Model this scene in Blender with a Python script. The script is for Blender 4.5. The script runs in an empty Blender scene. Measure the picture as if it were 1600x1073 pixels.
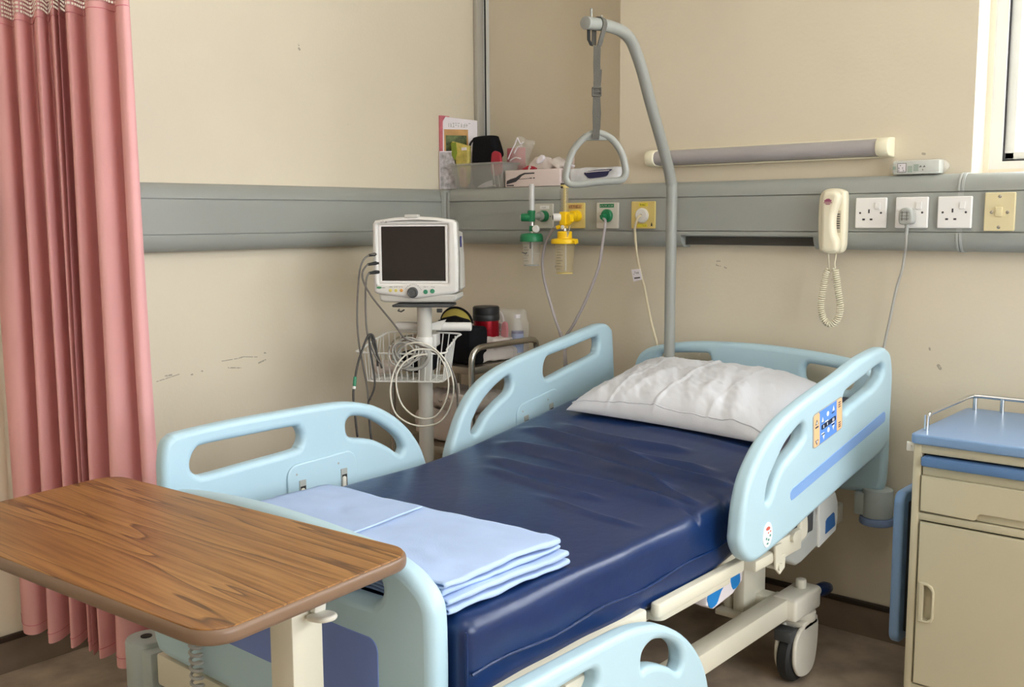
import bpy, bmesh, math, random
from mathutils import Vector, Matrix, noise
from mathutils.geometry import tessellate_polygon, delaunay_2d_cdt
random.seed(7)
PI = math.pi
scn = bpy.context.scene
COL = scn.collection

# ------------------------------------------------------------------ camera
yaw, pitch, roll = 0.708826, 0.1228315, 0.0058042
fwd = Vector((-math.sin(yaw)*math.cos(pitch), math.cos(yaw)*math.cos(pitch), -math.sin(pitch)))
rgt0 = Vector((math.cos(yaw), math.sin(yaw), 0)); dwn0 = fwd.cross(rgt0)
rgt = rgt0*math.cos(roll)+dwn0*math.sin(roll); dwn = -rgt0*math.sin(roll)+dwn0*math.cos(roll)
cd = bpy.data.cameras.new('camera'); cam = bpy.data.objects.new('camera', cd); COL.objects.link(cam)
m3 = Matrix((rgt, -dwn, -fwd)).transposed()
cam.matrix_world = Matrix.Translation((2.71336, -2.78, 1.193)) @ m3.to_4x4()
cd.sensor_fit = 'HORIZONTAL'; cd.sensor_width = 36; cd.lens = 36*1589.56/1600; cd.clip_start = .05
scn.camera = cam
# ------------------------------------------------------------------ light
vs = scn.view_settings
scn.display_settings.display_device = 'sRGB'
vs.view_transform = 'Standard'; vs.look = 'None'; vs.exposure = 0.0; vs.gamma = 1; vs.use_curve_mapping = False
wd = bpy.data.worlds.new('overcast_sky'); scn.world = wd; wd.use_nodes = True
bg = wd.node_tree.nodes['Background']; bg.inputs[0].default_value = (.93, .97, 1, 1); bg.inputs[1].default_value = 8.4
def area(name, loc, rot, sx, sy, power=0, color=(1,1,1), portal=False):
    ld = bpy.data.lights.new(name, 'AREA'); ld.shape = 'RECTANGLE'; ld.size = sx; ld.size_y = sy
    ld.energy = power; ld.color = color
    if portal: ld.cycles.is_portal = True
    o = bpy.data.objects.new(name, ld); COL.objects.link(o); o.location = loc; o.rotation_euler = rot
    return o
WX0, WX1, WZ0, WZ1 = 1.888, 4.35, 1.30, 2.42          # window opening in the back wall
area('window_portal', ((WX0+WX1)/2, .16, (WZ0+WZ1)/2), (-PI/2, 0, 0), WX1-WX0, WZ1-WZ0, portal=True)
RY0, RY1, RZ0, RZ1 = -2.9, -.35, .8, 2.45              # second window, in the right wall
area('window_portal', (4.98, (RY0+RY1)/2, (RZ0+RZ1)/2), (0, PI/2, 0), RZ1-RZ0, RY1-RY0, portal=True)
area('ceiling_fill', (2.5, -2.3, 2.66), (0, 0, 0), 1.2, 1.2, 12, (1, .97, .92))  # unseen lamp added under the ceiling as soft fill

# ------------------------------------------------------------------ materials
def lin(c):
    c = c/255.0
    return c/12.92 if c <= .04045 else ((c+.055)/1.055)**2.4
def rgb(r, g, b): return (lin(r), lin(g), lin(b), 1)
MATS = {}
def mat(name, col, rough=.5, metal=0, var=.0, vscale=8, bump=0, bscale=60, trans=0, alpha=1, ior=1.45, coat=0, emit=None, sss=0, spec=.5):
    m = bpy.data.materials.new(name); m.use_nodes = True
    nt = m.node_tree; N = nt.nodes; L = nt.links; b = N['Principled BSDF']
    c = rgb(*col)
    b.inputs['Base Color'].default_value = c; b.inputs['Roughness'].default_value = rough
    b.inputs['Metallic'].default_value = metal; b.inputs['IOR'].default_value = ior
    b.inputs['Transmission Weight'].default_value = trans; b.inputs['Alpha'].default_value = alpha
    b.inputs['Coat Weight'].default_value = coat; b.inputs['Specular IOR Level'].default_value = spec
    if emit: b.inputs['Emission Color'].default_value = rgb(*emit[0]); b.inputs['Emission Strength'].default_value = emit[1]
    tc = N.new('ShaderNodeTexCoord')
    if var:
        n = N.new('ShaderNodeTexNoise'); n.inputs['Scale'].default_value = vscale; n.inputs['Detail'].default_value = 5
        L.new(tc.outputs['Object'], n.inputs['Vector'])
        r = N.new('ShaderNodeValToRGB')
        r.color_ramp.elements[0].position = .3; r.color_ramp.elements[1].position = .7
        r.color_ramp.elements[0].color = tuple(x*(1-var) for x in c[:3])+(1,)
        r.color_ramp.elements[1].color = tuple(min(1, x*(1+var*.6)) for x in c[:3])+(1,)
        L.new(n.outputs['Fac'], r.inputs[0]); L.new(r.outputs[0], b.inputs['Base Color'])
    if bump:
        n2 = N.new('ShaderNodeTexNoise'); n2.inputs['Scale'].default_value = bscale; n2.inputs['Detail'].default_value = 3
        L.new(tc.outputs['Object'], n2.inputs['Vector'])
        bp = N.new('ShaderNodeBump'); bp.inputs['Strength'].default_value = bump; bp.inputs['Distance'].default_value = .004
        L.new(n2.outputs['Fac'], bp.inputs['Height']); L.new(bp.outputs['Normal'], b.inputs['Normal'])
    MATS[name] = m
    return m

def wall_material(name, col, marks):
    """painted plaster with soft mottling and a list of scuffs ((axis,u0,v0,u1,v1,radius), ...) in object coordinates"""
    m = mat(name, col, .75, var=.05, vscale=1.6, bump=.12, bscale=90, spec=.3)
    nt = m.node_tree; N = nt.nodes; L = nt.links; b = N['Principled BSDF']
    src = b.inputs['Base Color'].links[0].from_socket
    tc = N.new('ShaderNodeTexCoord'); sep = N.new('ShaderNodeSeparateXYZ'); L.new(tc.outputs['Object'], sep.inputs[0])
    def M(op, a, bb=None):
        n = N.new('ShaderNodeMath'); n.operation = op
        for i, v in enumerate((a, bb)):
            if v is None: continue
            if isinstance(v, (int, float)): n.inputs[i].default_value = v
            else: L.new(v, n.inputs[i])
        return n.outputs[0]
    # fine speckle chips
    vo = N.new('ShaderNodeTexVoronoi'); vo.inputs['Scale'].default_value = 4.5; L.new(tc.outputs['Object'], vo.inputs['Vector'])
    chip = M('LESS_THAN', vo.outputs['Distance'], .008)
    total = M('MULTIPLY', chip, .45)
    nz = N.new('ShaderNodeTexNoise'); nz.inputs['Scale'].default_value = 120; L.new(tc.outputs['Object'], nz.inputs['Vector'])
    brk = M('GREATER_THAN', nz.outputs['Fac'], .42)
    for (ax, u0, v0, u1, v1, rad) in marks:
        U = sep.outputs[ax]; V = sep.outputs[2]
        du, dv = u1-u0, v1-v0; ll = du*du+dv*dv+1e-9
        t = M('ADD', M('MULTIPLY', M('SUBTRACT', U, u0), du/ll), M('MULTIPLY', M('SUBTRACT', V, v0), dv/ll))
        n = N.new('ShaderNodeClamp'); L.new(t, n.inputs[0]); t = n.outputs[0]
        dx = M('SUBTRACT', U, M('ADD', M('MULTIPLY', t, du), u0)); dz = M('SUBTRACT', V, M('ADD', M('MULTIPLY', t, dv), v0))
        d = M('SQRT', M('ADD', M('MULTIPLY', dx, dx), M('MULTIPLY', dz, dz)))
        total = M('MAXIMUM', total, M('MULTIPLY', M('MULTIPLY', M('LESS_THAN', d, rad*.62), brk), .5))
    mx = N.new('ShaderNodeMix'); mx.data_type = 'RGBA'
    L.new(total, mx.inputs[0]); L.new(src, mx.inputs[6]); mx.inputs[7].default_value = rgb(95, 85, 72)
    L.new(mx.outputs[2], b.inputs['Base Color'])
    return m

def wood_material(name):
    m = mat(name, (160, 100, 52), .32, spec=.45)
    nt = m.node_tree; N = nt.nodes; L = nt.links; b = N['Principled BSDF']
    tc = N.new('ShaderNodeTexCoord'); mp = N.new('ShaderNodeMapping'); mp.inputs['Scale'].default_value = (.42, 5.5, 5.5)
    L.new(tc.outputs['Object'], mp.inputs[0])
    n1 = N.new('ShaderNodeTexNoise'); n1.inputs['Scale'].default_value = 1.5; n1.inputs['Detail'].default_value = 3; n1.inputs['Distortion'].default_value = .25
    L.new(mp.outputs[0], n1.inputs['Vector'])
    ml = N.new('ShaderNodeMath'); ml.operation = 'MULTIPLY'; ml.inputs[1].default_value = 15; L.new(n1.outputs['Fac'], ml.inputs[0])
    fr = N.new('ShaderNodeMath'); fr.operation = 'FRACT'; L.new(ml.outputs[0], fr.inputs[0])
    mp2 = N.new('ShaderNodeMapping'); mp2.inputs['Scale'].default_value = (6, 160, 160); L.new(tc.outputs['Object'], mp2.inputs[0])
    n2 = N.new('ShaderNodeTexNoise'); n2.inputs['Scale'].default_value = 1; n2.inputs['Detail'].default_value = 4; L.new(mp2.outputs[0], n2.inputs['Vector'])
    r1 = N.new('ShaderNodeValToRGB'); e = r1.color_ramp.elements
    e[0].position = 0; e[0].color = rgb(164, 118, 66); e[1].position = .6; e[1].color = rgb(150, 104, 56)
    for p, c in ((.86, (134, 90, 48)), (.95, (94, 62, 36)), (1.0, (158, 112, 62))):
        x = e.new(p); x.color = rgb(*c)
    L.new(fr.outputs[0], r1.inputs[0])
    mx = N.new('ShaderNodeMix'); mx.data_type = 'RGBA'; mx.blend_type = 'MULTIPLY'; mx.inputs[0].default_value = .75
    r2 = N.new('ShaderNodeValToRGB'); r2.color_ramp.elements[0].position = .32; r2.color_ramp.elements[0].color = (.58, .52, .46, 1); r2.color_ramp.elements[1].position = .6
    L.new(n2.outputs['Fac'], r2.inputs[0]); L.new(r1.outputs[0], mx.inputs[6]); L.new(r2.outputs[0], mx.inputs[7])
    L.new(mx.outputs[2], b.inputs['Base Color'])
    return m

def net_material(name, col, pu, pv):
    """woven curtain header with open holes, laid out on the UV map in metres"""
    m = mat(name, col, .85)
    nt = m.node_tree; N = nt.nodes; L = nt.links; b = N['Principled BSDF']
    uv = N.new('ShaderNodeUVMap'); sep = N.new('ShaderNodeSeparateXYZ'); L.new(uv.outputs[0], sep.inputs[0])
    outs = []
    for k, (p, th) in enumerate(((pu, .35), (pv, .45))):
        a = N.new('ShaderNodeMath'); a.operation = 'DIVIDE'; L.new(sep.outputs[k], a.inputs[0]); a.inputs[1].default_value = p
        f = N.new('ShaderNodeMath'); f.operation = 'FRACT'; L.new(a.outputs[0], f.inputs[0])
        g = N.new('ShaderNodeMath'); g.operation = 'GREATER_THAN'; L.new(f.outputs[0], g.inputs[0]); g.inputs[1].default_value = th
        outs.append(g.outputs[0])
    mu = N.new('ShaderNodeMath'); mu.operation = 'MULTIPLY'; L.new(outs[0], mu.inputs[0]); L.new(outs[1], mu.inputs[1])
    iv = N.new('ShaderNodeMath'); iv.operation = 'SUBTRACT'; iv.inputs[0].default_value = 1; L.new(mu.outputs[0], iv.inputs[1])
    L.new(iv.outputs[0], b.inputs['Alpha'])
    return m

def cloth_material(name, col, transl=.25, bump=.1, var=.05, bscale=350):
    m = mat(name, col, .85, var=var, vscale=5, bump=bump, bscale=bscale, spec=.2)
    nt = m.node_tree; N = nt.nodes; L = nt.links; b = N['Principled BSDF']
    if transl:
        t = N.new('ShaderNodeBsdfTranslucent'); t.inputs[0].default_value = rgb(*col)
        mx = N.new('ShaderNodeMixShader'); mx.inputs[0].default_value = transl
        L.new(b.outputs[0], mx.inputs[1]); L.new(t.outputs[0], mx.inputs[2]); L.new(mx.outputs[0], N['Material Output'].inputs[0])
    return m

def clear_material(name, col, alpha=.25, rough=.1):
    """thin clear plastic: see-through with a glossy surface"""
    m = bpy.data.materials.new(name); m.use_nodes = True
    nt = m.node_tree; N = nt.nodes; L = nt.links; b = N['Principled BSDF']
    b.inputs['Base Color'].default_value = rgb(*col); b.inputs['Roughness'].default_value = rough
    b.inputs['Alpha'].default_value = alpha
    tc = N.new('ShaderNodeTexCoord'); n = N.new('ShaderNodeTexNoise'); n.inputs['Scale'].default_value = 25; n.inputs['Detail'].default_value = 4
    L.new(tc.outputs['Object'], n.inputs['Vector'])
    bp = N.new('ShaderNodeBump'); bp.inputs['Strength'].default_value = .35; bp.inputs['Distance'].default_value = .004
    L.new(n.outputs['Fac'], bp.inputs['Height']); L.new(bp.outputs['Normal'], b.inputs['Normal'])
    MATS[name] = m
    return m

left_marks = [(1, -.996, .758, -.94, .760, .0022), (1, -.94, .760, -.918, .763, .003), (1, -.918, .763, -.866, .757, .0022),
    (1, -.974, .735, -.929, .729, .003), (1, -1.219, .722, -1.145, .735, .0022), (1, -1.19, .735, -1.17, .736, .004), (1, -.838, .767, -.832, .767, .004),
    (1, -.862, .737, -.835, .744, .004), (1, -1.104, .729, -1.10, .729, .004), (1, -1.069, .735, -1.066, .735, .004), (1, -.663, 1.739, -.66, 1.736, .006),
    (1, -.664, 1.752, -.663, 1.749, .004)]
back_marks = [(0, 1.763, 1.355, 1.768, 1.354, .005), (0, 1.828, .795, 1.833, .788, .007), (0, 1.803, .84, 1.804, .836, .004), (0, 1.158, 1.058, 1.169, 1.058, .0025),
    (0, 1.158, 1.058, 1.156, 1.046, .0025), (0, 1.158, 1.045, 1.172, 1.043, .0025), (0, 1.51, .79, 1.512, .77, .003), (0, 1.185, 1.04, 1.19, 1.038, .004)]
wall_material('wall_paint_left', (230, 220, 199), left_marks)
wall_material('wall_paint_back', (222, 211, 190), back_marks)
mat('ceiling_paint', (235, 232, 222), .8, var=.03)
mat('floor_vinyl', (172, 155, 137), .55, var=.35, vscale=9, bump=.1, bscale=40)
mat('skirting_dark', (52, 40, 32), .5, var=.2)
mat('skirting_brown', (124, 108, 92), .55, var=.25, vscale=6)
mat('trunk_grey', (160, 163, 158), .42, var=.04, vscale=3, bump=.03, bscale=200)
mat('trunk_dark', (70, 68, 62), .6, var=.1)
mat('trunk_joint', (178, 181, 178), .4, var=.03)
mat('frame_white', (220, 222, 220), .4, var=.03)
mat('bead_cream', (228, 217, 200), .6, var=.05)
mat('gasket_dark', (50, 48, 52), .6, var=.1)
mat('window_glass', (255, 255, 255), .02, trans=1, ior=1.0, spec=.2)
mat('blue_plastic', (180, 209, 223), .34, var=.015, vscale=3, bump=.03, bscale=400)
mat('blue_stripe', (132, 170, 226), .4, var=.03)
mat('violet_panel', (116, 138, 204), .5, var=.05)
mat('cream_metal', (222, 217, 200), .38, var=.03, vscale=5)
mat('cream_plastic', (226, 222, 210), .4, var=.03)
mat('grey_plastic', (170, 172, 168), .45, var=.04)
mat('dark_grey_plastic', (72, 74, 76), .5, var=.08)
mat('black_rubber', (36, 37, 38), .6, var=.1)
mat('bumper_grey', (176, 186, 186), .45, var=.05)
mat('bumper_blue', (120, 140, 176), .5, var=.05)
mat('navy_vinyl', (14, 42, 90), .29, var=.10, vscale=4, bump=.16, bscale=34, spec=.6)
cloth_material('pillow_cotton', (230, 232, 240), .12, .12)
cloth_material('sheet_cotton', (186, 208, 246), .1, .15, var=.07)
cloth_material('curtain_pink', (238, 180, 180), .14, .15)
net_material('curtain_net', (206, 146, 146), .0125, .0095)
wood_material('wood_laminate')
mat('table_edge', (124, 99, 80), .35, var=.05)
mat('steel', (190, 186, 180), .25, 1, var=.05)
mat('steel_dull', (165, 158, 148), .42, 1, var=.08)
mat('pole_grey', (154, 156, 151), .38, var=.03)
mat('strap_grey', (96, 94, 88), .8, var=.1, bump=.3, bscale=300)
mat('strap_black', (34, 34, 34), .8, var=.1)
mat('monitor_white', (232, 230, 226), .4, var=.02)
mat('monitor_grey', (206, 204, 198), .45, var=.03)
mat('screen_black', (30, 22, 24), .12, var=.1)
mat('knob_grey', (84, 86, 88), .45, var=.05)
mat('green_button', (64, 146, 112), .4, var=.05)
mat('yellow_button', (226, 214, 120), .4, var=.05)
mat('orange_button', (236, 176, 96), .4, var=.05)
mat('ink_dark', (60, 58, 62), .6, var=.05)
mat('ink_green', (90, 160, 110), .6, var=.05)
mat('port_blue', (70, 70, 130), .5, var=.05)
mat('wire_white', (240, 240, 236), .4, var=.02)
mat('tube_white', (225, 222, 210), .35, var=.03)
mat('cable_grey', (112, 108, 104), .5, var=.05)
mat('cable_dark', (70, 68, 66), .5, var=.05)
mat('cable_light', (178, 176, 170), .5, var=.04)
mat('cable_ivory', (218, 206, 176), .5, var=.04)
mat('hose_clear', (192, 184, 186), .22, var=.05, alpha=.8)
mat('o2_green', (30, 122, 78), .35, var=.05)
mat('air_yellow', (250, 204, 20), .35, var=.04)
mat('dial_white', (232, 230, 226), .4, var=.03)
mat('plate_grey', (212, 208, 198), .45, var=.03)
mat('plate_yellow', (226, 204, 128), .45, var=.03)
mat('plate_white', (240, 238, 236), .4, var=.02)
mat('plate_ivory', (226, 212, 170), .45, var=.03)
mat('label_yellow', (238, 222, 70), .5, var=.03)
mat('chrome', (215, 215, 215), .15, 1, var=.03)
clear_material('clear_cup', (225, 218, 205), .2)
clear_material('clear_cup_brown', (205, 186, 140), .27)
clear_material('clear_tube', (225, 225, 225), .6)
clear_material('clear_bag', (236, 234, 230), .22, .12)
clear_material('clear_bin', (200, 200, 196), .34, .25)
mat('lamp_cream', (240, 234, 208), .45, var=.03)
mat('lamp_diffuser', (172, 167, 168), .35, var=.04)
mat('phone_ivory', (232, 224, 200), .4, var=.03)
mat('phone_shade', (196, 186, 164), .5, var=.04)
mat('emblem_maroon', (146, 56, 100), .5, var=.05)
mat('locker_beige', (192, 183, 156), .42, var=.03, vscale=3)
mat('locker_gap', (45, 40, 34), .7, var=.05)
mat('locker_blue', (122, 152, 190), .3, var=.03)
mat('tray_blue', (88, 122, 168), .4, var=.03)
mat('panel_blue', (98, 150, 232), .45, var=.03)
mat('panel_orange', (246, 196, 148), .45, var=.03)
mat('panel_navy', (36, 48, 76), .45, var=.05)
mat('icon_white', (240, 243, 248), .5, var=.02)
mat('icon_red', (206, 96, 80), .5, var=.05)
mat('icon_teal', (90, 150, 140), .5, var=.05)
mat('label_blue', (46, 98, 160), .45, var=.05)
mat('tumbler_red', (150, 14, 30), .22, .55, var=.05)
mat('tumbler_black', (38, 38, 40), .45, var=.05)
cloth_material('bag_black', (22, 22, 26), 0, .3, bscale=150)
mat('visor_yellow', (186, 172, 84), .7, var=.1)
cloth_material('tissue_white', (232, 222, 216), .2, .2, bscale=90)
mat('print_pink', (216, 120, 132), .6, var=.2, vscale=30)
mat('print_red', (176, 40, 60), .5, var=.1)
mat('print_grey', (190, 186, 190), .7, var=.45, vscale=70)
mat('paper_white', (240, 234, 240), .6, var=.04, vscale=20)
mat('paper_tan', (206, 160, 100), .6, var=.15, vscale=25)
mat('photo_green', (96, 112, 66), .6, var=.8, vscale=45)
mat('pack_green', (136, 156, 50), .4, var=.15, vscale=20)
mat('pack_yellow', (206, 190, 98), .4, var=.35, vscale=40)
mat('box_pale', (226, 210, 206), .6, var=.03)
mat('foil_white', (226, 228, 234), .25, var=.25, vscale=18)
mat('navy_print', (42, 44, 86), .4, var=.1)
mat('wrap_grey', (206, 210, 204), .3, var=.12, vscale=22)
mat('wrap_green', (150, 170, 156), .4, var=.1)
mat('skin_tone_foam', (206, 160, 120), .6, var=.1)
mat('brown_cloth', (150, 96, 66), .8, var=.25, vscale=30)
mat('bright_blue', (36, 136, 216), .5, var=.08)
mat('water_label', (130, 150, 200), .5, var=.15, vscale=30)
mat('conduit_grey', (190, 186, 176), .5, var=.03)

# ------------------------------------------------------------------ mesh helpers
def catmull(pts, n=8, closed=True):
    P = [Vector(p) for p in pts]; out = []; N = len(P)
    rng = range(N) if closed else range(N-1)
    for i in rng:
        if closed: a, b, c, d = P[(i-1) % N], P[i], P[(i+1) % N], P[(i+2) % N]
        else: a, b, c, d = P[max(i-1, 0)], P[i], P[i+1], P[min(i+2, N-1)]
        for k in range(n):
            t = k/n
            out.append(.5*((2*b)+(c-a)*t+(2*a-5*b+4*c-d)*t*t+(3*b-a-3*c+d)*t**3))
    if not closed: out.append(P[-1].copy())
    return out
def rrect(u0, v0, u1, v1, r, n=6):
    out = []
    for (cx, cy, a0) in ((u1-r, v0+r, -PI/2), (u1-r, v1-r, 0), (u0+r, v1-r, PI/2), (u0+r, v0+r, PI)):
        for k in range(n+1):
            a = a0+PI/2*k/n; out.append((cx+r*math.cos(a), cy+r*math.sin(a)))
    return out
def area2(p): return .5*sum(p[i][0]*p[(i+1) % len(p)][1]-p[(i+1) % len(p)][0]*p[i][1] for i in range(len(p)))
def inset(loop, d):
    """offset a CCW loop inwards by d"""
    n = len(loop); out = []
    for i in range(n):
        a, b, c = Vector(loop[i-1]), Vector(loop[i]), Vector(loop[(i+1) % n])
        e1 = (b-a); e2 = (c-b)
        if e1.length < 1e-9 or e2.length < 1e-9: out.append(b.copy()); continue
        e1.normalize(); e2.normalize()
        n1 = Vector((-e1.y, e1.x)); n2 = Vector((-e2.y, e2.x)); m = n1+n2
        if m.length < 1e-6: m = n1
        m.normalize(); k = max(.5, m.dot(n1)); out.append(b+m*(d/k))
    return out

def in_poly(p, L):
    r = False; n = len(L)
    for i in range(n):
        a, c = L[i], L[(i+1) % n]
        if (a[1] > p[1]) != (c[1] > p[1]) and p[0] < (c[0]-a[0])*(p[1]-a[1])/(c[1]-a[1])+a[0]: r = not r
    return r
class B:
    """collects shapes into one mesh; every face can carry a material slot"""
    def __init__(s): s.bm = bmesh.new(); s.mi = 0
    def _new(s, vs, fs, M=None):
        V = [s.bm.verts.new((M @ Vector(v)) if M else Vector(v)) for v in vs]
        for f in fs:
            try:
                F = s.bm.faces.new([V[i] for i in f]); F.material_index = s.mi
            except ValueError: pass
        return V
    def box(s, lo, hi, bev=0, M=None, seg=2):
        b2 = bmesh.new(); bmesh.ops.create_cube(b2, size=1)
        c = [(lo[i]+hi[i])/2 for i in range(3)]; d = [abs(hi[i]-lo[i]) for i in range(3)]
        for v in b2.verts: v.co = Vector((c[0]+v.co.x*d[0], c[1]+v.co.y*d[1], c[2]+v.co.z*d[2]))
        if bev:
            bmesh.ops.bevel(b2, geom=b2.edges[:], offset=min(bev, min(d)*.49), segments=seg, profile=.5, affect='EDGES')
        s.merge(b2, M); return s
    def merge(s, b2, M=None):
        b2.verts.ensure_lookup_table(); b2.verts.index_update()
        s._new([v.co.copy() for v in b2.verts], [[v.index for v in f.verts] for f in b2.faces], M); b2.free()
    def tube(s, pts, r, n=10, closed=False, cap=True, M=None):
        P = [Vector(p) for p in pts]; N = len(P); rs = r if isinstance(r, (list, tuple)) else [r]*N
        T = []
        for i in range(N):
            a = P[i-1] if (closed or i > 0) else P[i]; c = P[(i+1) % N] if (closed or i < N-1) else P[i]
            t = c-a; T.append(t.normalized() if t.length > 1e-9 else Vector((0, 0, 1)))
        up = Vector((0, 0, 1)) if abs(T[0].z) < .9 else Vector((1, 0, 0))
        x = T[0].cross(up).normalized(); vs = []
        for i in range(N):
            x = (x-T[i]*x.dot(T[i])); x = x.normalized() if x.length > 1e-9 else T[i].orthogonal().normalized()
            y = T[i].cross(x)
            for k in range(n):
                a = 2*PI*k/n; vs.append(P[i]+(x*math.cos(a)+y*math.sin(a))*rs[i])
        fs = []
        for i in range(N if closed else N-1):
            j = (i+1) % N
            for k in range(n): fs.append((i*n+k, i*n+(k+1) % n, j*n+(k+1) % n, j*n+k))
        if cap and not closed: fs.append(tuple(range(n))[::-1]); fs.append(tuple((N-1)*n+k for k in range(n)))
        s._new(vs, fs, M); return s
    def cyl(s, a, b, r, n=20, r2=None, M=None, bev=0):
        a, b = Vector(a), Vector(b)
        r2 = r if r2 is None else r2
        if bev:
            d = (b-a).normalized()
            return s.tube([a, a+d*bev*.3, a+d*bev, b-d*bev, b-d*bev*.3, b], [r-bev, r-bev*.3, r, r2, r2-bev*.3, r2-bev], n, M=M)
        return s.tube([a, b], [r, r2], n, M=M)
    def lathe(s, prof, base, axis=(0, 0, 1), n=28, M=None, cap=True):
        ax = Vector(axis).normalized(); x = ax.orthogonal().normalized(); y = ax.cross(x); vs = []; base = Vector(base)
        for (r, h) in prof:
            for k in range(n):
                a = 2*PI*k/n; vs.append(base+ax*h+(x*math.cos(a)+y*math.sin(a))*max(r, 1e-5))
        fs = []
        for i in range(len(prof)-1):
            for k in range(n): fs.append((i*n+k, i*n+(k+1) % n, (i+1)*n+(k+1) % n, (i+1)*n+k))
        if cap: fs.append(tuple(range(n))[::-1]); fs.append(tuple((len(prof)-1)*n+k for k in range(n)))
        s._new(vs, fs, M); return s
    def panel(s, outer, holes, w0, w1, bev, place, seg=4):
        """rounded plate: 2-D outline with holes, thickness w0..w1 along the third axis; place(u,v,w)->xyz"""
        loops = []
        o = [Vector(p[:2]) for p in outer]
        if area2(o) < 0: o.reverse()
        loops.append((o, 1))
        for h in holes:
            q = [Vector(p[:2]) for p in h]
            if area2(q) < 0: q.reverse()
            loops.append((q, -1))
        caps0, caps1 = [], []
        for (lp, sg) in loops:
            rings = []
            for k in range(seg+1):
                a = PI/2*k/seg; rings.append((inset(lp, sg*bev*(1-math.sin(a))), w0+bev*(1-math.cos(a))))
            for k in range(seg+1):
                a = PI/2*(1-k/seg); rings.append((inset(lp, sg*bev*(1-math.sin(a))), w1-bev*(1-math.cos(a))))
            n = len(lp); vs = []
            for (r, w) in rings: vs += [place(p.x, p.y, w) for p in r]
            fs = []
            for i in range(len(rings)-1):
                for k in range(n):
                    f = (i*n+k, i*n+(k+1) % n, (i+1)*n+(k+1) % n, (i+1)*n+k); fs.append(f if sg > 0 else f[::-1])
            V = s._new(vs, fs)
            caps0.append((rings[0][0], V[:n])); caps1.append((rings[-1][0], V[-n:]))
        for caps, flip in ((caps0, True), (caps1, False)):
            P2, E2, Fc, allv = [], [], [], []
            for c in caps:
                k0 = len(P2); n = len(c[0]); P2 += [p.copy() for p in c[0]]; allv += list(c[1])
                E2 += [(k0+k, k0+(k+1) % n) for k in range(n)]; Fc.append(list(range(k0, k0+n)))
            rv, re_, rf, ov, oe, of_ = delaunay_2d_cdt(P2, E2, [], 0, 1e-7)
            fl = s.bm.faces.layers.int.get('flat') or s.bm.faces.layers.int.new('flat')
            mp_ = [allv[o[0]] if o else None for o in ov]
            for t in rf:
                q = [mp_[i] for i in t]
                if None in q or len(set(q)) < 3: continue
                ce = (rv[t[0]]+rv[t[1]]+rv[t[2]])/3
                if not in_poly(ce, caps[0][0]) or any(in_poly(ce, c[0]) for c in caps[1:]): continue
                try:
                    F = s.bm.faces.new(q); F.material_index = s.mi; F[fl] = 1
                except ValueError: pass
        return s
    def prism(s, prof, place, w0, w1, bev=0):
        return s.panel(prof, [], w0, w1, bev, place, 2 if bev else 1) if bev else s._prism(prof, place, w0, w1)
    def _prism(s, prof, place, w0, w1):
        n = len(prof); vs = [place(p[0], p[1], w0) for p in prof]+[place(p[0], p[1], w1) for p in prof]
        fs = [(k, (k+1) % n, n+(k+1) % n, n+k) for k in range(n)]
        V = s._new(vs, fs)
        for t in tessellate_polygon([[Vector((p[0], p[1], 0)) for p in prof]]):
            for off in (0, n):
                try:
                    F = s.bm.faces.new([V[off+i] for i in t]); F.material_index = s.mi
                except ValueError: pass
        return s
    def grid(s, fn, nu, nv, closed_u=False):
        vs = [fn(i/(nu if closed_u else nu-1), j/(nv-1)) for j in range(nv) for i in range(nu)]
        fs = []
        for j in range(nv-1):
            for i in range(nu if closed_u else nu-1):
                fs.append((j*nu+i, j*nu+(i+1) % nu, (j+1)*nu+(i+1) % nu, (j+1)*nu+i))
        return s._new(vs, fs)
    def rbox(s, size, r, n, fn):
        """rounded box sampled as a dense grid: fn maps a local point (centre at 0) to the world"""
        hx, hy, hz = size[0]/2, size[1]/2, size[2]/2; seen = {}
        def pt(p):
            q = Vector((p[0]*hx, p[1]*hy, p[2]*hz))
            c = Vector((max(-hx+r, min(hx-r, q.x)), max(-hy+r, min(hy-r, q.y)), max(-hz+r, min(hz-r, q.z))))
            d = q-c
            if d.length > 1e-9: q = c+d.normalized()*r if (abs(d.x) > 1e-9)+(abs(d.y) > 1e-9)+(abs(d.z) > 1e-9) > 1 else q
            return q
        def coords(h, k):
            e = r/h; a = [-1+e*t/4 for t in range(4)]; b = [-1+e+(2-2*e)*t/k for t in range(k+1)]
            return a+b+[-x for x in reversed(a)]
        ax = [coords(hx, n[0]), coords(hy, n[1]), coords(hz, n[2])]
        def vert(p):
            k = tuple(round(x, 6) for x in p)
            if k not in seen: seen[k] = s.bm.verts.new(fn(pt(p)))
            return seen[k]
        for d in range(3):
            u, v = [i for i in range(3) if i != d]
            for sg in (-1, 1):
                for i in range(len(ax[u])-1):
                    for j in range(len(ax[v])-1):
                        q = []
                        for (a, b) in ((i, j), (i+1, j), (i+1, j+1), (i, j+1)):
                            p = [0, 0, 0]; p[d] = sg; p[u] = ax[u][a]; p[v] = ax[v][b]; q.append(vert(p))
                        try:
                            F = s.bm.faces.new(q); F.material_index = s.mi
                        except ValueError: pass
        return s
ORG = {}
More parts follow.
